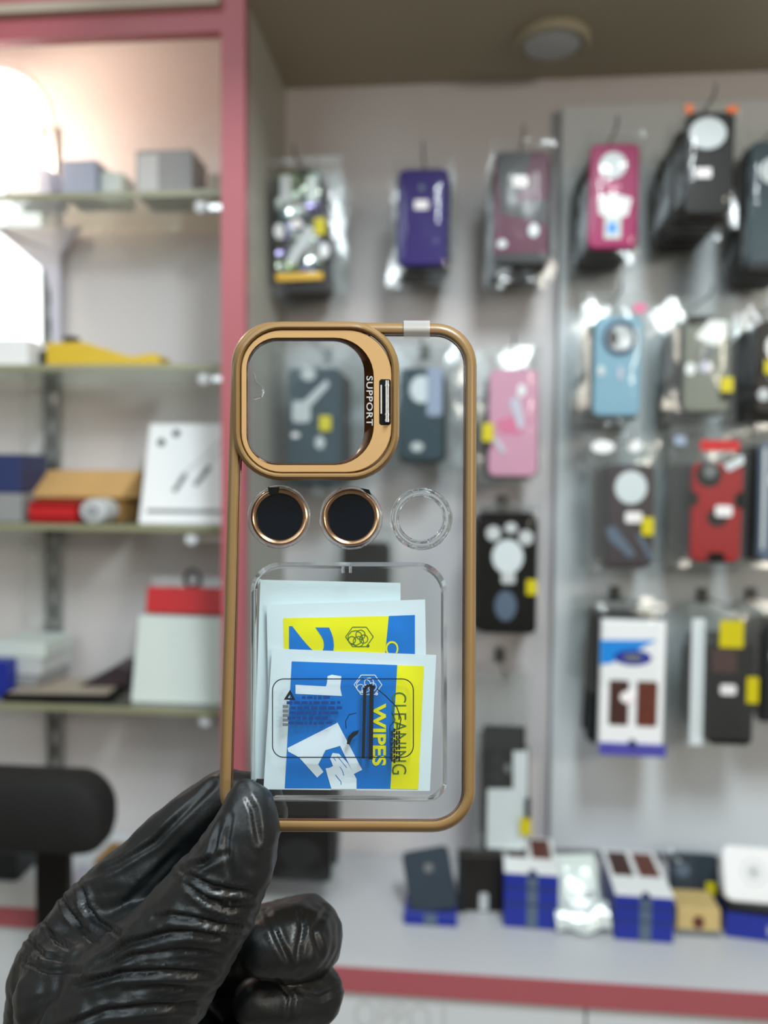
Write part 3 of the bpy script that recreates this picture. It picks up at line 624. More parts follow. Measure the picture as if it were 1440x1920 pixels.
# right panel, fourth row
stack((1124, 1166, 1250, 1414), 1.14, YP, M['white'], (1086, 1136, 1256, 1300), [('poly', [(1126,1200),(1232,1200),(1146,1244),(1126,1246)], M['blue'], 'blue_corner'), ('disc', 1187, 1233, 36, 14, M['royal'], 'oval_logo'), ('disc', 1187, 1233, 18, 7, M['midgrey'], 'oval_logo_core'), ('rect', 1142, 1276, 1180, 1358, M['darkbrown'], 'printed_case', .003), ('rect', 1194, 1278, 1234, 1360, M['brown'], 'printed_case', .003), ('disc', 1178, 1307, 15, 11, M['sticker'], 'price_sticker'), ('rect', 1124, 1396, 1250, 1414, M['violet'], 'bottom_band', .001), ('disc', 1187, 1394, 8, 8, M['navy_box'], 'bottom_badge')], 7,
      'white retail box printed with two brown leather cases hanging on the right panel', 'white retail box', M['charcoal'], rad=0.002, thick=0.014, name='hanging_retail_box', cat='retail box', step=0.02, tilt=.4)
stack((1326, 1208, 1416, 1396), 1.14, YP, M['black'], (1284, 1140, 1428, 1402), [('rect', 1334, 1216, 1382, 1260, M['darkbrown'], 'embossed_plate', .004), ('rect', 1350, 1284, 1380, 1302, M['sticker'], 'price_sticker', .003), ('rect', 1292, 1160, 1322, 1396, M['whitecase'], 'inner_card', .002)], 6,
      'black wallet phone case under a yellow paper on the right panel', 'black wallet case', M['charcoal'], [(1346, 1162, 1392, 1212, M['yellow'], 'yellow_paper'), (1396, 1268, 1420, 1316, M['yellow'], 'yellow_tag')], pmat='pouch_back')
stack((1428, 1176, 1520, 1352), 1.14, YP, M['charcoal'], (1418, 1140, 1530, 1366), [('disc', 1470, 1230, 26, 26, M['lightgrey'], 'round_window')], 6,
      'charcoal phone case cut by the right edge in the lowest row', 'edge-cut charcoal case', M['dark'])

# ------------------------------------------------------------------ things on the ledge
def ledge_box(name, x0, x1, yt, yb, depth, m, label, cat='box', yaw=0.0, zb=None, Y=None):
    zb = z_led if zb is None else zb
    xm = (x0 + x1) / 2
    P = onZ(xm, yb, zb) if Y is None else at(xm, yb, Y)
    A, B = at(x0, yb, P.y), at(x1, yb, P.y); h = at(xm, yt, P.y).z - zb
    r = empty(name, (P.x, P.y, zb + 0.0006), label, cat, None, (0, 0, R(yaw))); w = B.x - A.x
    MB().prism(rrect(-w/2, 0, w/2, h, 0.0015, 2), 0, depth, 0.001).build('carton', m, r)
    return r, w, h
r, w, h = ledge_box('blue_carton', 757, 857, 1714, 1737, 0.05, M['royal'], 'low flat blue box under the leaning slate phone pack')
fpanel(r, 'grey_print', -w*.12, 0, w*.12, h, M['bluegrey'])
P = r.location.copy(); hb = h
A, B = at(756, 1700, P.y), at(848, 1700, P.y)
sp = empty('slate_pack', (at(815, 1712, P.y).x, P.y + 0.004, P.z + hb + 0.0006), 'slate blue phone pack leaning back on the flat blue box', 'pack', None, (R(-22), R(-13), 0))
w = (B.x - A.x) * .98; hh = 0.083
MB().prism(rrect(-w/2, 0, w/2, hh, 0.008, 5), 0, 0.01, 0.002).build('case_body', M['slate'], sp, True)
MB().prism(rrect(-w*.06, hh*.62, w*.12, hh*.76, 0.003, 4), -0.001, 0.0005).build('emblem', M['midgrey'], sp)
r, w, h = ledge_box('dark_pack', 858, 942, 1606, 1710, 0.022, M['dark'], 'dark brown pack standing between the slate pack and the tied blue boxes', 'pack', yaw=4)
MB().prism(rrect(-w*.02, h*.02, w*.18, h*.34, 0.004, 4), -0.001, 0.0).build('pale_label', M['lightgrey'], r)
MB().prism(rrect(-w*.5, 0, -w*.34, h*.92, 0.002, 2), -0.004, 0.0).build('side_sleeve', M['charcoal'], r)
def printed_box(x0, x1, yt, yb, depth, label):
    r, w, h = ledge_box('retail_carton', x0, x1, yt, yb, depth, M['royal'], label, 'box', yaw=-1.5)
    z = h
    MB().box((-w/2, 0.0, z), (w/2, depth, z + 0.002)).build('white_lid', M['white'], r)
    for sx in (-1, 1):
        MB().box((-w*.42 if sx < 0 else w*.05, depth*.40, z + 0.002), (-w*.05 if sx < 0 else w*.42, depth*.95, z + 0.0024)).build('printed_case', M['darkbrown'] if sx < 0 else M['brown'], r)
    fpanel(r, 'grey_print', -w*.08, 0, w*.12, h, M['bluegrey'])
    fpanel(r, 'dark_band', -w*.5, h*.42, w*.5, h*.46, M['navy_box'], 0.0009)
    fpanel(r, 'dark_band', -w*.5, h*.72, w*.5, h*.76, M['navy_box'], 0.0009)
    MB().prism(ell(w*.02, h, 0.006, 0.006, 12), -0.0012, 0.002).build('badge', M['navy_box'], r)
    return r
printed_box(944, 1046, 1640, 1742, 0.11, 'royal blue retail box pile with white top, left of the clear bag')
printed_box(1152, 1262, 1682, 1766, 0.13, 'royal blue retail box with white printed lid, right of the clear bag')
# clear silvery bag with white card
P = onZ(1098, 1762, z_led); A, B = at(1046, 1760, P.y), at(1150, 1760, P.y); w = B.x - A.x
cb_ = empty('clear_bag', (P.x, P.y + 0.012, z_led + 0.0008), 'clear bag with pale card and bright crinkled foot between the two blue boxes', 'bag', None, (R(-38), R(-5), 0))
hh = 0.105
MB().prism(rrect(-w*.42, 0.03, w*.40, hh, 0.004, 4), 0.002, 0.008, 0.001).build('pale_card', M['offwhite'], cb_)
MB().prism(rrect(-w*.02, hh*.42, w*.30, hh*.52, 0.002, 3), 0.0012, 0.002).build('grey_print', M['midgrey'], cb_)
bag(cb_, 'clear_film', -w/2, 0.0, w/2, hh + 0.01, -0.006, 0.012, M['pouch_back'], 91, 0.006)
M['foil'] = mat('crinkled_foil', (225, 235, 235), 0.18, 0.3, var=0.1, bump=1.0, bscale=120)
mb = MB(); f = crumple(1, 1, 0.010, 17)
mb.grid(lambda s, t: (-w*.5 + w * s, -0.010 - abs(f(s, t)) - .006 * math.sin(math.pi * t), 0.002 + 0.034 * t + .004 * math.sin(9 * s)), 18, 8)
mb.build('crinkled_foot', M['foil'], cb_, 'all', recalc=False)
# right end of the ledge
r, w, h = ledge_box('gold_carton', 1268, 1350, 1704, 1756, 0.05, M['goldbox'], 'gold-beige box on the ledge right of the second blue box')
MB().prism(ell(0, h*.5, 0.008, 0.009, 14), -0.001, 0.0).build('seal_badge', M['brown'], r)
fpanel(r, 'bottom_band', -w*.5, 0, w*.5, h*.22, M['midgrey'])
P = r.location.copy()
A, B = at(1262, 1650, P.y + .055), at(1356, 1650, P.y + .055)
dk = empty('dark_pouch_pack', ((A.x + B.x) / 2, P.y + 0.056, z_led + 0.0006), 'dark teal pack with yellow tag standing behind the gold-beige box', 'pack', None, (R(-16), 0, 0))
w = B.x - A.x; hh = at(1300, 1612, P.y + .055).z - z_led
MB().prism(rrect(-w/2, 0, w/2, hh, 0.006, 4), 0, 0.012, 0.002).build('case_body', M['slate'], dk, True)
MB().prism(ell(-w*.25, hh*.72, 0.011, 0.009, 16), -0.001, 0.0).build('camera_ring', M['bluegrey'], dk)
bag(dk, 'clear_pouch', -w*.55, 0.0, w*.55, hh * 1.05, -0.004, 0.014, M['pouch'], 57)
MB().prism(rrect(w*.18, hh*.36, w*.38, hh*.56, 0.001, 2), -0.0075, -0.0068).build('yellow_tag', M['yellow'], dk)
r, w, h = ledge_box('blue_carton', 1362, 1500, 1716, 1766, 0.05, M['royal'], 'blue box at the right edge of the ledge under the white round-print pack', yaw=-8)
fpanel(r, 'pale_print', w*.05, h*.25, w*.3, h*.6, M['bluegrey_box'])
MB().prism(rrect(-w/2, h, w/2, h + .008, .001, 2), -0.002, 0.05).build('black_lid', M['black'], r)
P = r.location.copy(); A, B = at(1356, 1700, P.y + .02), at(1500, 1700, P.y + .02)
wp = empty('white_pack', ((A.x + B.x) / 2, P.y + 0.012, P.z + h + 0.0086), 'white pack with round print leaning on the blue box, right edge', 'pack', None, (R(-24), R(2), 0))
w = B.x - A.x; hh = 0.072
MB().prism(rrect(-w/2, 0, w/2, hh, 0.012, 5), 0, 0.012, 0.002).build('carton', M['white'], wp, True)
MB().ring(ell(-w*.1, hh*.55, 0.017, 0.017, 24), ell(-w*.1, hh*.55, 0.0155, 0.0155, 24), -0.0006, 0.0).build('round_print', M['lightgrey'], wp)
MB().prism(ell(-w*.1, hh*.55, 0.009, 0.009, 20), -0.0006, 0.0).build('round_print_core', M['lightgrey'], wp)

# ------------------------------------------------------------------ the held phone case
D0 = 0.261
r_, u_, b_ = ROT.col[0].copy(), ROT.col[1].copy(), ROT.col[2].copy()
TIL = R(4.0)
wv = (b_ * math.cos(TIL) + u_ * math.sin(TIL)).normalized(); uv = r_.normalized(); vv = wv.cross(uv)
CO = atD(655, 1080, D0)
CM = Matrix((uv, vv, wv)).transposed(); CMI = CM.transposed()
CASE = Matrix.Translation(CO) @ CM.to_4x4()
def P(x, y, w=0.0):
    """pixel -> local point on the case plane at height w above it"""
    d = ray(x, y); o = CO + wv * w; t = (o - EYE).dot(wv) / d.dot(wv)
    q = CMI @ (EYE + d * t - CO); return (q.x, q.y, w)
PX = D0 / F
def cthing(name, label, cat, group=None):
    o = empty(name, (0, 0, 0), label, cat, group); o.matrix_world = CASE; return o
M['tan'] = mat('bronze_silicone', (130, 102, 64), 0.36, 0.0, var=0.04, scale=60)
M['gold'] = mat('champagne_metal', (200, 160, 110), 0.34, 0.3, var=0.03, scale=300)
M['bronze'] = mat('dark_bronze_bevel', (92, 58, 30), 0.2, 0.8)
M['clear'] = film('clear_acrylic', (0.97, 0.985, 0.99), 0.002, 0.006, 0.05, (0.80, 0.92, 0.98), fres=0.25)
M['tray'] = film('clear_tray', (0.98, 0.99, 0.995), 0.004, 0.008, 0.10, (0.80, 0.90, 0.96), bump=0.12, bscale=60, fres=0.3)
M['lens_film'] = film('lens_film', (0.95, 0.97, 0.98), 0.01, 0.010, 0.08, (0.85, 0.92, 0.96), fres=0.3)
M['tape'] = film('frosted_tape', (0.93, 0.95, 0.96), 0.42, 0.05, 0.3, (0.86, 0.88, 0.92), fres=0.2)
def glassmat():
    m = bpy.data.materials.new('clear_moulding'); m.use_nodes = True; nt = m.node_tree; nt.nodes.clear()
    out = nt.nodes.new('ShaderNodeOutputMaterial'); g = nt.nodes.new('ShaderNodeBsdfGlass'); g.inputs['IOR'].default_value = 1.3
    g.inputs['Roughness'].default_value = 0.04; g.inputs[0].default_value = (.97, .985, .99, 1); t = nt.nodes.new('ShaderNodeBsdfTransparent')
    mx = nt.nodes.new('ShaderNodeMixShader'); mx.inputs[0].default_value = 0.7
    nt.links.new(t.outputs[0], mx.inputs[1]); nt.links.new(g.outputs[0], mx.inputs[2]); nt.links.new(mx.outputs[0], out.inputs[0]); return m
M['moulding'] = glassmat()
pc = cthing('phone_case', 'clear phone case with bronze bumper held up by the gloved hand', 'phone case')
# outline warp: nominal unit square -> pixel quad
TL, TR, BR, BL = (437, 604), (893, 608), (890, 1560), (410, 1558)
def warp(s, t):
    return ((TL[0]*(1-s)+TR[0]*s)*(1-t)+(BL[0]*(1-s)+BR[0]*s)*t, (TL[1]*(1-s)+TR[1]*s)*(1-t)+(BL[1]*(1-s)+BR[1]*s)*t)
def caseline(d, n=10):
    """outline of the case inset by d pixels (rounded corners)"""
    r = max(6, 78 - d)
    return [warp(x / 466, y / 952) for x, y in rrect(d, d, 466 - d, 952 - d, r, n)]
def sweep(lines):
    """lines: list of (pixel loop, w)"""
    return [[P(x, y, w) for x, y in l] for l, w in lines]
prof = [(0, -0.0105), (-1, -0.006), (0, -0.0005), (2, 0.0007), (6, 0.0014), (11, 0.0016), (16, 0.0013), (19, 0.0006), (20, -0.0008), (21, -0.0100), (14, -0.0116), (6, -0.0118)]
MB().loops(sweep([(caseline(d), w) for d, w in prof]), False, False, wrap=True).build('bumper_frame', M['tan'], pc, True)
# inner dark liner of the bumper (brown)
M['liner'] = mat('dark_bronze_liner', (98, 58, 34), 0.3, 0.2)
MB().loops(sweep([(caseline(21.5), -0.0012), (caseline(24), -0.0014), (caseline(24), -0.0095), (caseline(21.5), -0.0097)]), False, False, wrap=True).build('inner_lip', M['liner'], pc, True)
# camera surround
def cloop(x0, y0, x1, y1, r, n=10): return rrect(x0, y0, x1, y1, r, n)
so = lambda d: cloop(436 + d, 603 + d, 749 - d, 901 - d, 92 - d)
prof = [(0, -0.0008), (0, 0.0008), (3, 0.0026), (7, 0.0034), (10, 0.0034), (13, 0.0028), (15, 0.0016), (16.5, -0.0012)]
MB().loops(sweep([(so(d), w) for d, w in prof]), False, False).build('camera_surround', M['tan'], pc, True)
# gold stand ring: outer edge, top face, then sloping bevel to the opening
go = lambda d: cloop(452 + d, 619 + d, 734 - d, 886 - d, (76 - d, 84 - d, 84 - d, 76 - d))
gi = lambda d: cloop(463 - d, 634 - d, 700 + d, 871 + d, (58, 74, 74, 58))
gb = cloop(465, 640, 683, 868, (56, 60, 60, 56))
MB().loops(sweep([(go(-1), 0.0002), (go(0), 0.0024), (go(1.5), 0.0028), (gi(1), 0.0028)]), False, False).build('stand_ring', M['gold'], pc, True)['label'] = 'champagne gold metal stand ring'
MB().loops(sweep([(gi(1), 0.0028), (gi(0), 0.0026), (gb, -0.0004), (gb, -0.0030)]), False, False).build('ring_bevel', M['bronze'], pc, True)
# dark groove between silicone and ring
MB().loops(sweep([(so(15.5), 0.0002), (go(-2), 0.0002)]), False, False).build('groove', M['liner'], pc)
# hinge cut-out with steel pin
def cprism(name, m, loop, w0, w1, parent, smooth=False):
    return MB().loops(sweep([(loop, w0), (loop, w1)])).build(name, m, parent, smooth)
hg = cprism('hinge', M['black'], rrect(711, 711, 733, 797, 5, 4), 0.0022, 0.00285, pc)
MB().tube([P(726, 714, .0034), P(726, 730, .0034), P(726, 745, .0034), P(726, 792, .0034)], 0.00075, 10).build('hinge_pin', M['steel'], hg, True)
for y in (722, 776, 787): MB().tube([P(726, y, .0034), P(726, y + 3, .0034)], 0.00095, 10).build('hinge_knuckle', M['steel'], hg, True)
MB().tube([P(715, 722, .0031), P(715, 776, .0031)], 0.00025, 6).build('hinge_edge', M['steel'], hg, True)
def ctext(name, txt, m, box, wfn, parent, bold=0.0, spacing=1.0, rot=True):
    """text turned 90 degrees clockwise inside pixel box (x0,y0,x1,y1)"""
    vs, fs = textmesh(txt, bold, spacing); x0, y0, x1, y1 = box; V = []
    for u, v in vs:
        x, y = (x0 + v * (x1 - x0), y0 + u * (y1 - y0)) if rot else (x0 + u * (x1 - x0), y1 - v * (y1 - y0))
        V.append(P(x, y, wfn(x, y)))
    return MB().add(V, fs).build(name, m, parent, recalc=False)
M['ink_white'] = mat('white_ink', (236, 236, 236), 0.5, var=0.01)
M['ink_black'] = mat('black_ink', (20, 24, 30), 0.5, var=0.01)
M['ink_blue'] = mat('blue_ink', (14, 60, 130), 0.5, var=0.01)
ctext('lettering', 'SUPPORT', M['ink_white'], (687, 705, 699, 798), lambda x, y: 0.0030 - 0.0030 * max(0, min(1, (701 - x) / 15)) + 0.0003, pc, 0.012, 1.1)
# clear back panel with a cut-out for the camera
pnl = caseline(19)
import itertools
outer = []
cs = rrect(450, 617, 736, 888, (78, 78, 78, 78), 8)
n = 10
seq = [warp(x / 466, y / 952) for x, y in rrect(19, 19, 447, 933, 59, n)]   # order: TL arc, TR arc, BR arc, BL arc
TRa, BRa, BLa = seq[n+1:2*(n+1)], seq[2*(n+1):3*(n+1)], seq[3*(n+1):]
k8 = 9
cTL, cTR, cBR, cBL = cs[0:k8], cs[k8:2*k8], cs[2*k8:3*k8], cs[3*k8:]
outer = [(722, 626)] + TRa + BRa + BLa + [(456, 872)] + cBL[::-1] + cBR[::-1] + cTR[::-1][:-3]
MB().loops(sweep([(outer, -0.0003), (outer, -0.0013)])).build('clear_back', M['clear'], pc)['label'] = 'transparent acrylic back plate'
cprism('lens_film', M['lens_film'], cloop(466, 640, 685, 867, 54, 8), -0.0018, -0.0020, pc)
# scar of adhesive on the film
mb = MB(); mb.tube([P(x, y, -.0012) for x, y in ((476, 700), (480, 716), (492, 726), (494, 734), (490, 744), (476, 748))], 0.0004, 6)
mb.build('adhesive_ridge', M['moulding'], pc, True)
# strip of frosted tape over the top rim
def tpt(s, t):
    x = 757 + 49 * s; y = 601 + 34 * t
    w = 0.0021 if t < .55 else 0.0021 - (t - .55) / .45 * 0.0018
    return P(x, y, w)
mb = MB(); mb.grid(tpt, 4, 8); mb.grid(lambda s, t: P(757 + 49 * s, 601 + 0.5 * t, 0.0021 - 0.008 * t), 4, 3)
mb.build('tape', M['tape'], pc, 'all', recalc=False)['label'] = 'frosted adhesive tape over top rim'
# prints on the clear back: rounded frame, warning triangle and tiny illegible lines
mb = MB(); A_, B_ = rrect(510, 1272, 776, 1421, 22, 6), rrect(512, 1274, 774, 1419, 20, 6)
wq = -0.0016
mb.loops([[P(x, y, wq) for x, y in A_], [P(x, y, wq) for x, y in B_]], False, False)
mb.build('printed_frame', M['ink_black'], pc, recalc=False)
def ppoly(mb, pts, w): mb.add([P(x, y, w) for x, y in pts], [tuple(range(len(pts)))])
mb = MB(); mb.loops([[P(x, y, wq) for x, y in ((532, 1312), (554, 1313), (544, 1293))], [P(x, y, wq) for x, y in ((540, 1308.5), (547, 1309), (544, 1302))]], False, False)
mb.build('printed_triangle', M['ink_black'], pc, recalc=False)
mb = MB(); rn = random.Random(3)
for row in range(6):
    y = 1305 + row * 9.6; x = 540 + rn.uniform(-4, 6) if row else 566
    while x < (612 if row in (0, 4, 5) else 634):
        L_ = rn.uniform(5, 14); hh = rn.uniform(4.5, 6.5)
        ppoly(mb, [(x, y), (x + L_, y + .3), (x + L_, y + hh), (x, y + hh)], wq); x += L_ + rn.uniform(2, 4)
o = mb.build('printed_small_print', M['ink_blue'], pc, recalc=False)
mb = MB(); 
for row in range(5):
    y = 1322 + row * 8.5
    ppoly(mb, [(530, y), (541, y), (541, y + 5.5), (530, y + 5.5)], wq)
mb.build('printed_small_print', M['midgrey'], pc, recalc=False)
mb = MB()
def pline(mb, pts, wd, w=None):
    pts = [Vector(p) for p in pts]; w = wq if w is None else w
    for i in range(len(pts) - 1):
        a_, c_ = pts[i], pts[i+1]; t = (c_ - a_).normalized(); n_ = Vector((-t.y, t.x)) * wd / 2
        ppoly(mb, [a_ - n_, c_ - n_, c_ + n_, a_ + n_], w)
pline(mb, [(684, 1290), (681, 1422)], 6); pline(mb, [(697, 1285), (695, 1424)], 8)
pline(mb, [(684, 1292), (691, 1284), (703, 1290)], 6)
pline(mb, [(707, 1292), (722, 1304), (744, 1326), (752, 1348), (748, 1368)], 2)
pline(mb, [(668, 1337), (655, 1340), (648, 1352), (649, 1366)], 1.6)
pline(mb, [(734, 1336), (741, 1350), (731, 1362), (732, 1424)], 1.6)
ppoly(mb, [(650, 1395), (652, 1382), (662, 1372), (673, 1369), (671, 1376), (661, 1384), (655, 1396)], wq)
mb.build('printed_drawing', M['ink_black'], pc, recalc=False)
mb = MB()
for row in range(4):
    x = 733 + row * 4.6; y = 1362 + rn.uniform(0, 12)
    while y < 1424:
        L_ = rn.uniform(5, 11); ppoly(mb, [(x, y), (x + 3.4, y), (x + 3.4, y + L_), (x, y + L_)], wq); y += L_ + 2
mb.build('printed_small_print', M['ink_black'], pc, recalc=False)

# clear blister tray inside the case
ty = cthing('blister_tray', 'clear plastic insert tray inside the held phone case', 'tray')
tl = caseline(30)
MB().loops(sweep([(tl, -0.0086), (tl, -0.0089)])).build('tray_sheet', M['tray'], ty)
def rim(name, loop, w, rad, parent=ty, m='moulding'):
    return MB().tube([P(x, y, w) for x, y in loop], rad, 8, closed=True).build(name, M[m], parent, True)
pk = cloop(477, 1061, 831, 1496, (52, 52, 34, 34), 8)
pk2 = cloop(470, 1054, 838, 1503, (56, 56, 38, 38), 8)
pk3 = cloop(481, 1066, 827, 1491, (48, 48, 30, 30), 8)
MB().loops(sweep([(pk2, -0.0080), (pk, -0.0030), (pk3, -0.0026)]), False, False).build('pocket_wall', M['moulding'], ty, True)
MB().loops(sweep([(pk3, -0.0026), (pk3, -0.00275)])).build('pocket_face', M['tray'], ty)
rim('pocket_rim', pk, -0.0030, 0.00022)
for (cx, cy, ro) in ((523, 969, 58), (658, 971, 58), (790, 973, 57)):
    rim('lens_recess', ell(cx, cy, ro, ro, 40), -0.0040, 0.00030)
rim('lens_recess', ell(790, 973, 52, 52, 40), -0.0036, 0.00028)
rim('lens_recess', ell(789, 972, 43, 43, 40), -0.0045, 0.00036)
MB().loops(sweep([(ell(790, 973, 57, 57, 40), -0.0080), (ell(790, 973, 53, 53, 40), -0.0036), (ell(790, 973, 47, 47, 40), -0.0034), (ell(790, 973, 43, 43, 40), -0.0062)]), False, False).build('empty_recess_wall', M['moulding'], ty, True)
MB().tube([P(770, 1026, -.0036), P(806, 1026, -.0036)], 0.0004, 8).build('recess_foot', M['moulding'], ty, True)
for x in (643, 657): MB().tube([P(x, 1062, -.003), P(x, 1074, -.0034)], 0.0005, 8).build('notch', M['moulding'], ty, True)
for (x0, y0, x1, y1) in ((520, 1030, 690, 1052),):
    pass
# lens protectors
M['rosegold'] = mat('rose_gold_ring', (196, 152, 118), 0.24, 0.95, var=0.05)
M['lensglass'] = mat('black_lens_glass', (7, 14, 24), 0.12, 0.0, spec=0.25)
for (cx, cy, lab, tab) in ((524, 969, 'left black lens protector with rose gold ring inside the case', [(502, 914), (524, 913), (522, 926), (505, 928)]), (658, 970, 'right black lens protector with rose gold ring inside the case', [(676, 915), (692, 918), (697, 929), (686, 924)])):
    lp_ = cthing('lens_protector', lab, 'lens cover')
    MB().loops(sweep([(ell(cx, cy, r, r, 48), w) for r, w in ((54, -0.0065), (54, -0.0038), (52.5, -0.0032), (50, -0.0030), (45, -0.0034), (42.5, -0.0041), (42.5, -0.0065))]), False, False).build('metal_ring', M['rosegold'], lp_, True)
    MB().loops(sweep([(ell(cx, cy, r, r, 48), w) for r, w in ((43.2, -0.0055), (43.2, -0.0040), (41.5, -0.0037))])).build('glass_disc', M['lensglass'], lp_, True)
    cprism('pull_tab', M['black'], tab, -0.0030, -0.0028, lp_)

# sachets and paper inside the tray pocket
def invb(Q, x, y):
    s = t = .5
    for _ in range(12):
        fx = (Q[0][0]*(1-s)+Q[1][0]*s)*(1-t)+(Q[3][0]*(1-s)+Q[2][0]*s)*t - x; fy = (Q[0][1]*(1-s)+Q[1][1]*s)*(1-t)+(Q[3][1]*(1-s)+Q[2][1]*s)*t - y
        a = (Q[1][0]-Q[0][0])*(1-t)+(Q[2][0]-Q[3][0])*t; b = (Q[3][0]-Q[0][0])*(1-s)+(Q[2][0]-Q[1][0])*s
        c = (Q[1][1]-Q[0][1])*(1-t)+(Q[2][1]-Q[3][1])*t; d = (Q[3][1]-Q[0][1])*(1-s)+(Q[2][1]-Q[1][1])*s
        dt = a*d-b*c; s -= (d*fx-b*fy)/dt; t -= (a*fy-c*fx)/dt
    return s, t
def bil(Q, s, t):
    return ((Q[0][0]*(1-s)+Q[1][0]*s)*(1-t)+(Q[3][0]*(1-s)+Q[2][0]*s)*t, (Q[0][1]*(1-s)+Q[1][1]*s)*(1-t)+(Q[3][1]*(1-s)+Q[2][1]*s)*t)
class Sachet:
    def __init__(s, name, Q, w0, bulge, crimp, label, m, seed):
        s.Q, s.w0, s.b, s.c = Q, w0, bulge, crimp; s.root = cthing(name, label, 'sachet' if bulge > 0.0002 else 'paper'); rn = random.Random(seed)
        s.ph = [(rn.uniform(6, 16), rn.uniform(6, 16), rn.uniform(0, 6)) for _ in range(5)]
        mb = MB(); mb.grid(lambda a, b: P(*bil(Q, a, b), s.h(a, b)), 28, 28); mb.grid(lambda a, b: P(*bil(Q, a, b), s.w0 - 0.00012 - 0.25 * (s.h(a, b) - s.w0)), 14, 14, flip=True)
        mb.build('wrapper' if bulge > .0002 else 'sheet', m, s.root, 'all', recalc=False)
    def h(s, a, b):
        e = min(1, max(0, (min(a, 1 - a) - s.c) / .16)) * min(1, max(0, (min(b, 1 - b) - s.c) / .16)); e = e * e * (3 - 2 * e)
        wr = sum(math.sin(p * a + q * b + r) for p, q, r in s.ph) / 5
        return s.w0 + s.b * e * (1 + .22 * wr) + 0.00008 * wr
    def hp(s, x, y, d=0.00012):
        a, b = invb(s.Q, x, y); return s.h(min(1, max(0, a)), min(1, max(0, b))) + d
    def quad(s, name, q, m, d=0.00010, n=16, parent=None):
        mb = MB(); mb.grid(lambda a, b: (lambda x, y: P(x, y, s.hp(x, y, d)))(*bil(q, a, b)), n, n); return mb.build(name, m, parent or s.root, 'all', recalc=False)
    def text(s, name, txt, m, box, bold=0, d=0.00022, sp=1.0, parent=None): return ctext(name, txt, m, box, lambda x, y: s.hp(x, y, d), parent or s.root, bold, sp)
    def poly(s, name, pts, m, d=0.0002, parent=None, lines=None, wd=2):
        mb = MB()
        if lines:
            for l in lines:
                l = [Vector(p) for p in l]
                for i in range(len(l) - 1):
                    a_, c_ = l[i], l[i+1]; t = (c_ - a_).normalized(); n_ = Vector((-t.y, t.x)) * wd / 2
                    q = [a_ - n_, c_ - n_, c_ + n_, a_ + n_]; mb.add([P(p.x, p.y, s.hp(p.x, p.y, d)) for p in q], [(0, 1, 2, 3)])
        if pts:
            for pp in pts:
                # densify so the flat print follows the puffed wrapper
                dn = []
                for i in range(len(pp)):
                    a_, c_ = Vector(pp[i]), Vector(pp[(i+1) % len(pp)]); k = max(1, int((c_ - a_).length / 14))
                    dn += [a_.lerp(c_, j / k) for j in range(k)]
                bm = bmesh.new(); bv = [bm.verts.new((p.x, p.y, 0)) for p in dn]; bm.faces.new(bv)
                bmesh.ops.triangulate(bm, faces=bm.faces)
                bmesh.ops.subdivide_edges(bm, edges=[e for e in bm.edges if e.calc_length() > 18], cuts=2, use_grid_fill=True)
                bmesh.ops.triangulate(bm, faces=bm.faces); bm.verts.index_update()
                mb.add([P(v.co.x, v.co.y, s.hp(v.co.x, v.co.y, d)) for v in bm.verts], [tuple(v.index for v in f.verts) for f in bm.faces]); bm.free()
        return mb.build(name, m, parent or s.root, recalc=False)
M['foilwhite'] = mat('white_foil', (226, 236, 240), 0.35, 0.0, var=0.02)
M['paper'] = mat('white_paper', (226, 240, 244), 0.7, var=0.01)
M['s_blue'] = mat('sachet_blue', (0, 118, 206), 0.35, var=0.03)
M['s_yellow'] = mat('sachet_yellow', (240, 232, 12), 0.35, var=0.02)
M['s_white'] = mat('sachet_white_ink', (232, 240, 246), 0.4, var=0.01)
M['s_green'] = mat('sachet_green_ink', (70, 112, 40), 0.4, var=0.01)
Sachet('paper_slip', [(488, 1087), (751, 1093), (752, 1466), (476, 1460)], -0.0078, 0.00005, .02, 'plain white paper slip behind the two sachets', M['paper'], 3)
s2 = Sachet('cleaning_sachet', [(500, 1134), (797, 1124), (802, 1420), (505, 1430)], -0.0062, 0.0008, .05, 'sachet numbered 2 with yellow print, partly covered', M['foilwhite'], 5)
s2.quad('yellow_print', [(531, 1159), (730, 1155), (716, 1300), (534, 1300)], M['s_yellow'])
s2.quad('blue_print', [(729, 1155), (778, 1153), (778, 1300), (715, 1300)], M['s_blue'], .00012)
s2.text('numeral', '2', M['s_blue'], (542, 1174, 626, 1262), 0.035)
s2.text('lettering', 'CLEANING', M['s_yellow'], (723, 1202, 747, 1380), 0.0)
def icon(s, cx, cy, m, sc=1.0):
    L = []
    hexa = [(cx + 26*sc*math.cos(R(a)), cy + 21*sc*math.sin(R(a))) for a in range(0, 361, 60)]
    L.append(hexa)
    for dx, dy, rr in ((-8, 2, 14), (2, -4, 9), (-2, 9, 10), (-14, 6, 7), (8, 4, 8)):
        L.append([(cx + dx*sc + rr*sc*math.cos(R(a)), cy + dy*sc + rr*sc*math.sin(R(a))) for a in range(0, 361, 40)])
    s.poly('emblem', None, m, .0002, lines=L, wd=1.5)
    s.poly('emblem_dot', [[(cx + 16*sc + 3*math.cos(R(a)), cy + 17*sc + 3*math.sin(R(a))) for a in range(0, 360, 45)]], m)
icon(s2, 674, 1194, M['s_green'])
s1 = Sachet('cleaning_sachet', [(510, 1216), (818, 1228), (806, 1483), (494, 1480)], -0.0046, 0.0010, .05, 'sachet numbered 1 with blue print lying in front', M['foilwhite'], 8)
s1.quad('blue_print', [(547, 1240), (746, 1247), (733, 1479), (534, 1478)], M['s_blue'])
s1.quad('yellow_print', [(745, 1247), (795, 1249), (784, 1480), (732, 1479)], M['s_yellow'], .00012)
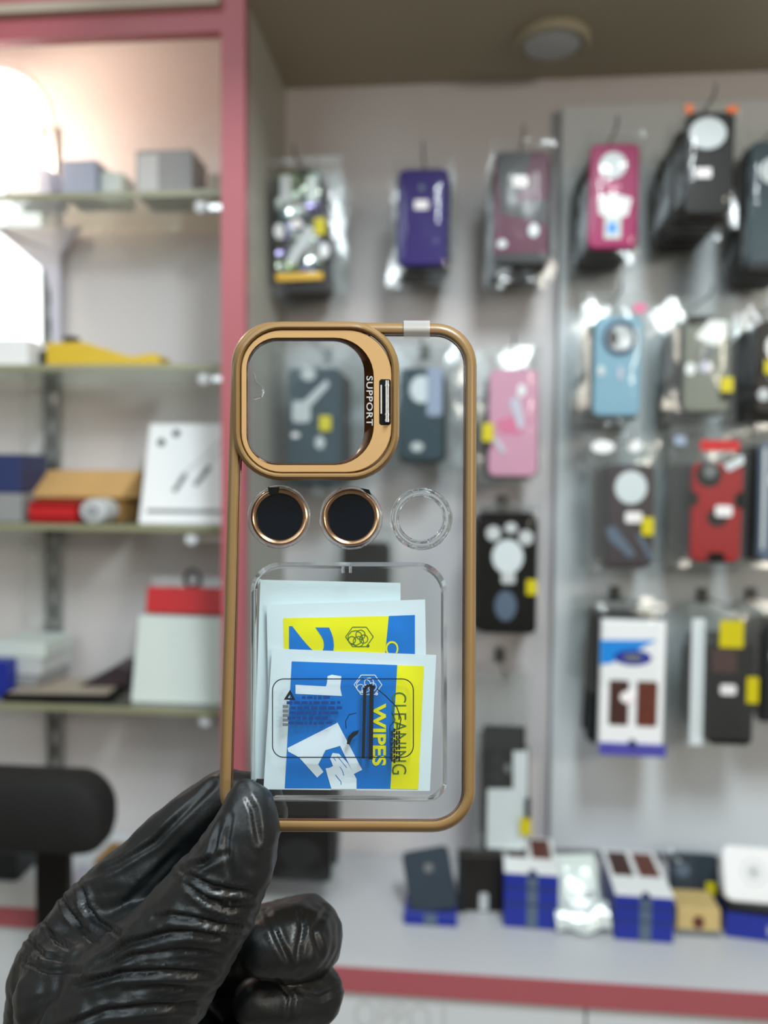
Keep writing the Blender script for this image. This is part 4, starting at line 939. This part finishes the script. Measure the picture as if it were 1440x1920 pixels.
s1.poly('numeral', [[(554, 1284), (611, 1287), (613, 1281), (614, 1268), (622, 1265), (640, 1268), (638, 1290), (641, 1305), (554, 1301)]], M['s_white'])
s1.text('lettering', 'WIPES', M['s_yellow'], (698, 1319, 724, 1436), 0.03)
s1.text('lettering', 'CLEANING', M['s_green'], (735, 1298, 762, 1452), -0.008)
icon(s1, 690, 1284, M['s_white'])
def c3(l): return [(460 + x / 3.789, 1070 + y / 3.789) for x, y in l]
s1.poly('phone_picture', [c3([(300,1260),(655,1080),(830,1415),(770,1445),(625,1145),(470,1220),(570,1275),(480,1325),(555,1430),(510,1470),(380,1325),(305,1285)])], M['s_white'])
s1.poly('hand_picture', [c3([(620,1295),(665,1300),(730,1370),(790,1480),(790,1552),(612,1552),(582,1450),(570,1405),(600,1400),(632,1450),(645,1440),(602,1335)])], M['s_white'], .00024)
s1.poly('hand_lines', None, M['s_blue'], .0003, lines=[c3([(628,1330),(690,1420),(700,1455)]), c3([(640,1450),(680,1500),(680,1520)]), c3([(655,1320),(720,1400)])], wd=1.2)

# ------------------------------------------------------------------ gloved hand
def glove():
    D = lambda x, y, d, r: (atD(x, y, d), r * d / F)
    chains = [
        # thumb with its thenar base
        [D(170, 2010, .257, 150), D(240, 1890, .254, 138), D(325, 1782, .250, 112), D(398, 1685, .2470, 94), D(440, 1612, .2455, 82), D(461, 1562, .2452, 68), D(465, 1518, .2460, 50), D(459, 1482, .2466, 22)],
        # index finger, goes behind the case
        [D(95, 1825, .288, 76), D(160, 1738, .285, 76), D(262, 1640, .281, 72), D(365, 1540, .279, 62), D(428, 1492, .2785, 52), D(482, 1500, .2780, 50), D(496, 1530, .2780, 46)],
        # back of the hand / knuckles
        [D(95, 1825, .290, 76), D(90, 1920, .292, 82), D(110, 2060, .290, 105)],
        # web between thumb and index
        [D(130, 1800, .278, 70), D(210, 1770, .272, 68), D(290, 1745, .266, 56), D(330, 1765, .256, 66)],
        [D(140, 1860, .268, 110), D(230, 1850, .262, 110)],
        [D(100, 1800, .284, 60), D(120, 1890, .270, 90), D(170, 2000, .262, 140)],
        # middle finger: knuckle, middle joint at the right, tip curled back
        [D(240, 1850, .300, 72), D(400, 1792, .306, 72), D(560, 1758, .304, 76), D(572, 1758, .292, 77), D(552, 1764, .282, 72), D(505, 1775, .276, 60)],
        # ring finger
        [D(240, 1930, .304, 66), D(410, 1890, .308, 62), D(582, 1862, .303, 58), D(588, 1866, .292, 57), D(540, 1874, .284, 52), D(478, 1880, .279, 46)],
        # little finger
        [D(240, 2010, .304, 58), D(390, 1968, .306, 54), D(500, 1950, .300, 49), D(502, 1952, .291, 48), D(450, 1958, .285, 44), D(410, 1962, .281, 40)],
        # palm
        [D(150, 1880, .298, 92), D(250, 1900, .296, 92), D(310, 2000, .288, 120)],
        [D(230, 1950, .286, 120), D(160, 2080, .280, 160), D(60, 2300, .290, 175), D(-60, 2560, .30, 185)],
    ]
    verts = []; faces = []
    bm = bmesh.new(); bmesh.ops.create_icosphere(bm, subdivisions=2, radius=1.0)
    sv = [v.co.copy() for v in bm.verts]; sf = [tuple(v.index for v in f.verts) for f in bm.faces]; bm.free()
    for c in chains:
        for i in range(len(c) - 1):
            (p0, r0), (p1, r1) = c[i], c[i+1]; k = max(2, int((p1 - p0).length / (0.28 * min(r0, r1))))
            for j in range(k + (1 if i == len(c) - 2 else 0)):
                t = j / k; p = p0.lerp(p1, t); r = r0 + (r1 - r0) * t
                n0 = len(verts); verts += [p + v * r for v in sv]; faces += [tuple(a + n0 for a in f) for f in sf]
    me = bpy.data.meshes.new('gloved_hand'); me.from_pydata([tuple(v) for v in verts], [], faces)
    o = bpy.data.objects.new('gloved_hand', me); COL.objects.link(o)
    m = o.modifiers.new('r', 'REMESH'); m.mode = 'VOXEL'; m.voxel_size = 0.00095; m.adaptivity = 0
    s = o.modifiers.new('s', 'SMOOTH'); s.factor = 0.5; s.iterations = 9
    dg = bpy.context.evaluated_depsgraph_get()
    nm = bpy.data.meshes.new_from_object(o.evaluated_get(dg)); o.modifiers.clear(); o.data = nm; bpy.data.meshes.remove(me)
    # folds of the loose glove: (polyline in photo pixels, depth in mm, half width in px, depth range)
    folds = [([(340,1633),(372,1650),(400,1664),(432,1672),(470,1674)], 1.5, 7, .252), ([(350,1655),(388,1690),(432,1706),(472,1700)], 1.4, 7, .253),
             ([(288,1722),(320,1716),(360,1722),(413,1736),(464,1740)], 1.5, 7, .255), ([(170,1815),(243,1768),(316,1750),(360,1750),(418,1756)], 1.5, 8, .26),
             ([(170,1822),(250,1792),(330,1783),(413,1786)], 1.0, 6, .26), ([(140,1850),(219,1827),(316,1822),(403,1827)], 1.6, 8, .26),
             ([(110,1930),(195,1897),(292,1888),(378,1890)], 1.3, 8, .26), ([(230,1860),(300,1852),(390,1856)], .8, 6, .26),
             ([(112,1676),(130,1712),(150,1738),(185,1769)], 1.3, 6, .295), ([(150,1655),(160,1700),(180,1725),(222,1752)], 1.6, 7, .295),
             ([(78,1726),(96,1752),(130,1778)], 1.2, 6, .295), ([(50,1760),(80,1790),(120,1800)], 1.0, 6, .30), ([(40,1800),(90,1822),(150,1822)], 1.0, 7, .30),
             ([(433,1530),(424,1580),(430,1640)], .9, 7, .252), ([(455,1478),(476,1520),(486,1580)], .7, 7, .252), ([(415,1540),(400,1600),(372,1628)], .9, 7, .252),
             ([(340,1628),(388,1618),(424,1600)], 1.0, 7, .252), ([(372,1676),(410,1690),(460,1688)], .9, 5, .252),
             ([(160,1648),(220,1622),(292,1578),(350,1520),(400,1468)], .8, 7, .30), ([(240,1690),(290,1640),(330,1600)], .6, 8, .30),
             ([(560,1700),(568,1740),(556,1800)], .8, 7, .32), ([(610,1705),(590,1745),(600,1790)], .8, 7, .32), 
             ([(500,1710),(520,1760),(545,1810)], .8, 7, .32), ([(560,1860),(600,1872),(640,1850)], .8, 6, .32), ([(520,1840),(545,1870),(540,1905)], .7, 6, .32)]
    inv = ROT.transposed(); vs = nm.vertices
    segs = [([Vector(p) for p in f], a / 1000, w, dm) for f, a, w, dm in folds]
    boxes = [(min(p.x for p in f) - 4*w, max(p.x for p in f) + 4*w, min(p.y for p in f) - 4*w, max(p.y for p in f) + 4*w) for f, a, w, dm in segs]
    import mathutils
    moves = []
    for v in vs:
        q = inv @ (v.co - EYE); d = -q.z; x = 720 + q.x / d * F; y = 960 - q.y / d * F; n = v.normal; dis = 0.0
        facing = n.dot((EYE - v.co).normalized())
        nz = mathutils.noise.noise(v.co * 80) * .0010 + mathutils.noise.noise(v.co * 190 + Vector((3, 1, 7))) * .00018
        # gathered ridges running across the thumb base
        rg = abs(mathutils.noise.noise(Vector((x * .005, y * .030 + x * .007, d * 20))))
        dis += nz - (.5 - rg) * .0006 * (1 if y > 1660 and x < 440 else .25)
        if facing > -0.15:
            for (f, a, w, dm), bx in zip(segs, boxes):
                if d > dm or not (bx[0] < x < bx[1] and bx[2] < y < bx[3]): continue
                best = 1e9; pos = 0
                pt = Vector((x, y)); N = len(f) - 1
                for i in range(N):
                    s = f[i+1] - f[i]; t = max(0, min(1, (pt - f[i]).dot(s) / s.length_squared)); dd = (pt - f[i] - s * t).length
                    if dd < best: best = dd; pos = (i + t) / N
                if best < 4 * w:
                    e = math.sin(math.pi * min(1, max(0, pos * .9 + .05))) ** .5; k = best / w
                    dis += a * e * (-math.exp(-k * k * 1.6) + .55 * math.exp(-((k - 1.5) ** 2) * 1.8))
        moves.append(n * dis)
    for v, mv in zip(vs, moves): v.co += mv
    for p in nm.polygons: p.use_smooth = True
    base = atD(120, 2040, .28)
    for v in vs: v.co -= base
    o.location = base
    g = mat('black_nitrile', (7, 13, 16), 0.41, 0.0, spec=0.6, var=0.15, scale=200, bump=0.05, bscale=900)
    nm.materials.clear(); nm.materials.append(g)
    tag(o, 'hand in a black nitrile glove pinching the phone case corner', 'hand')
    return o
glove()
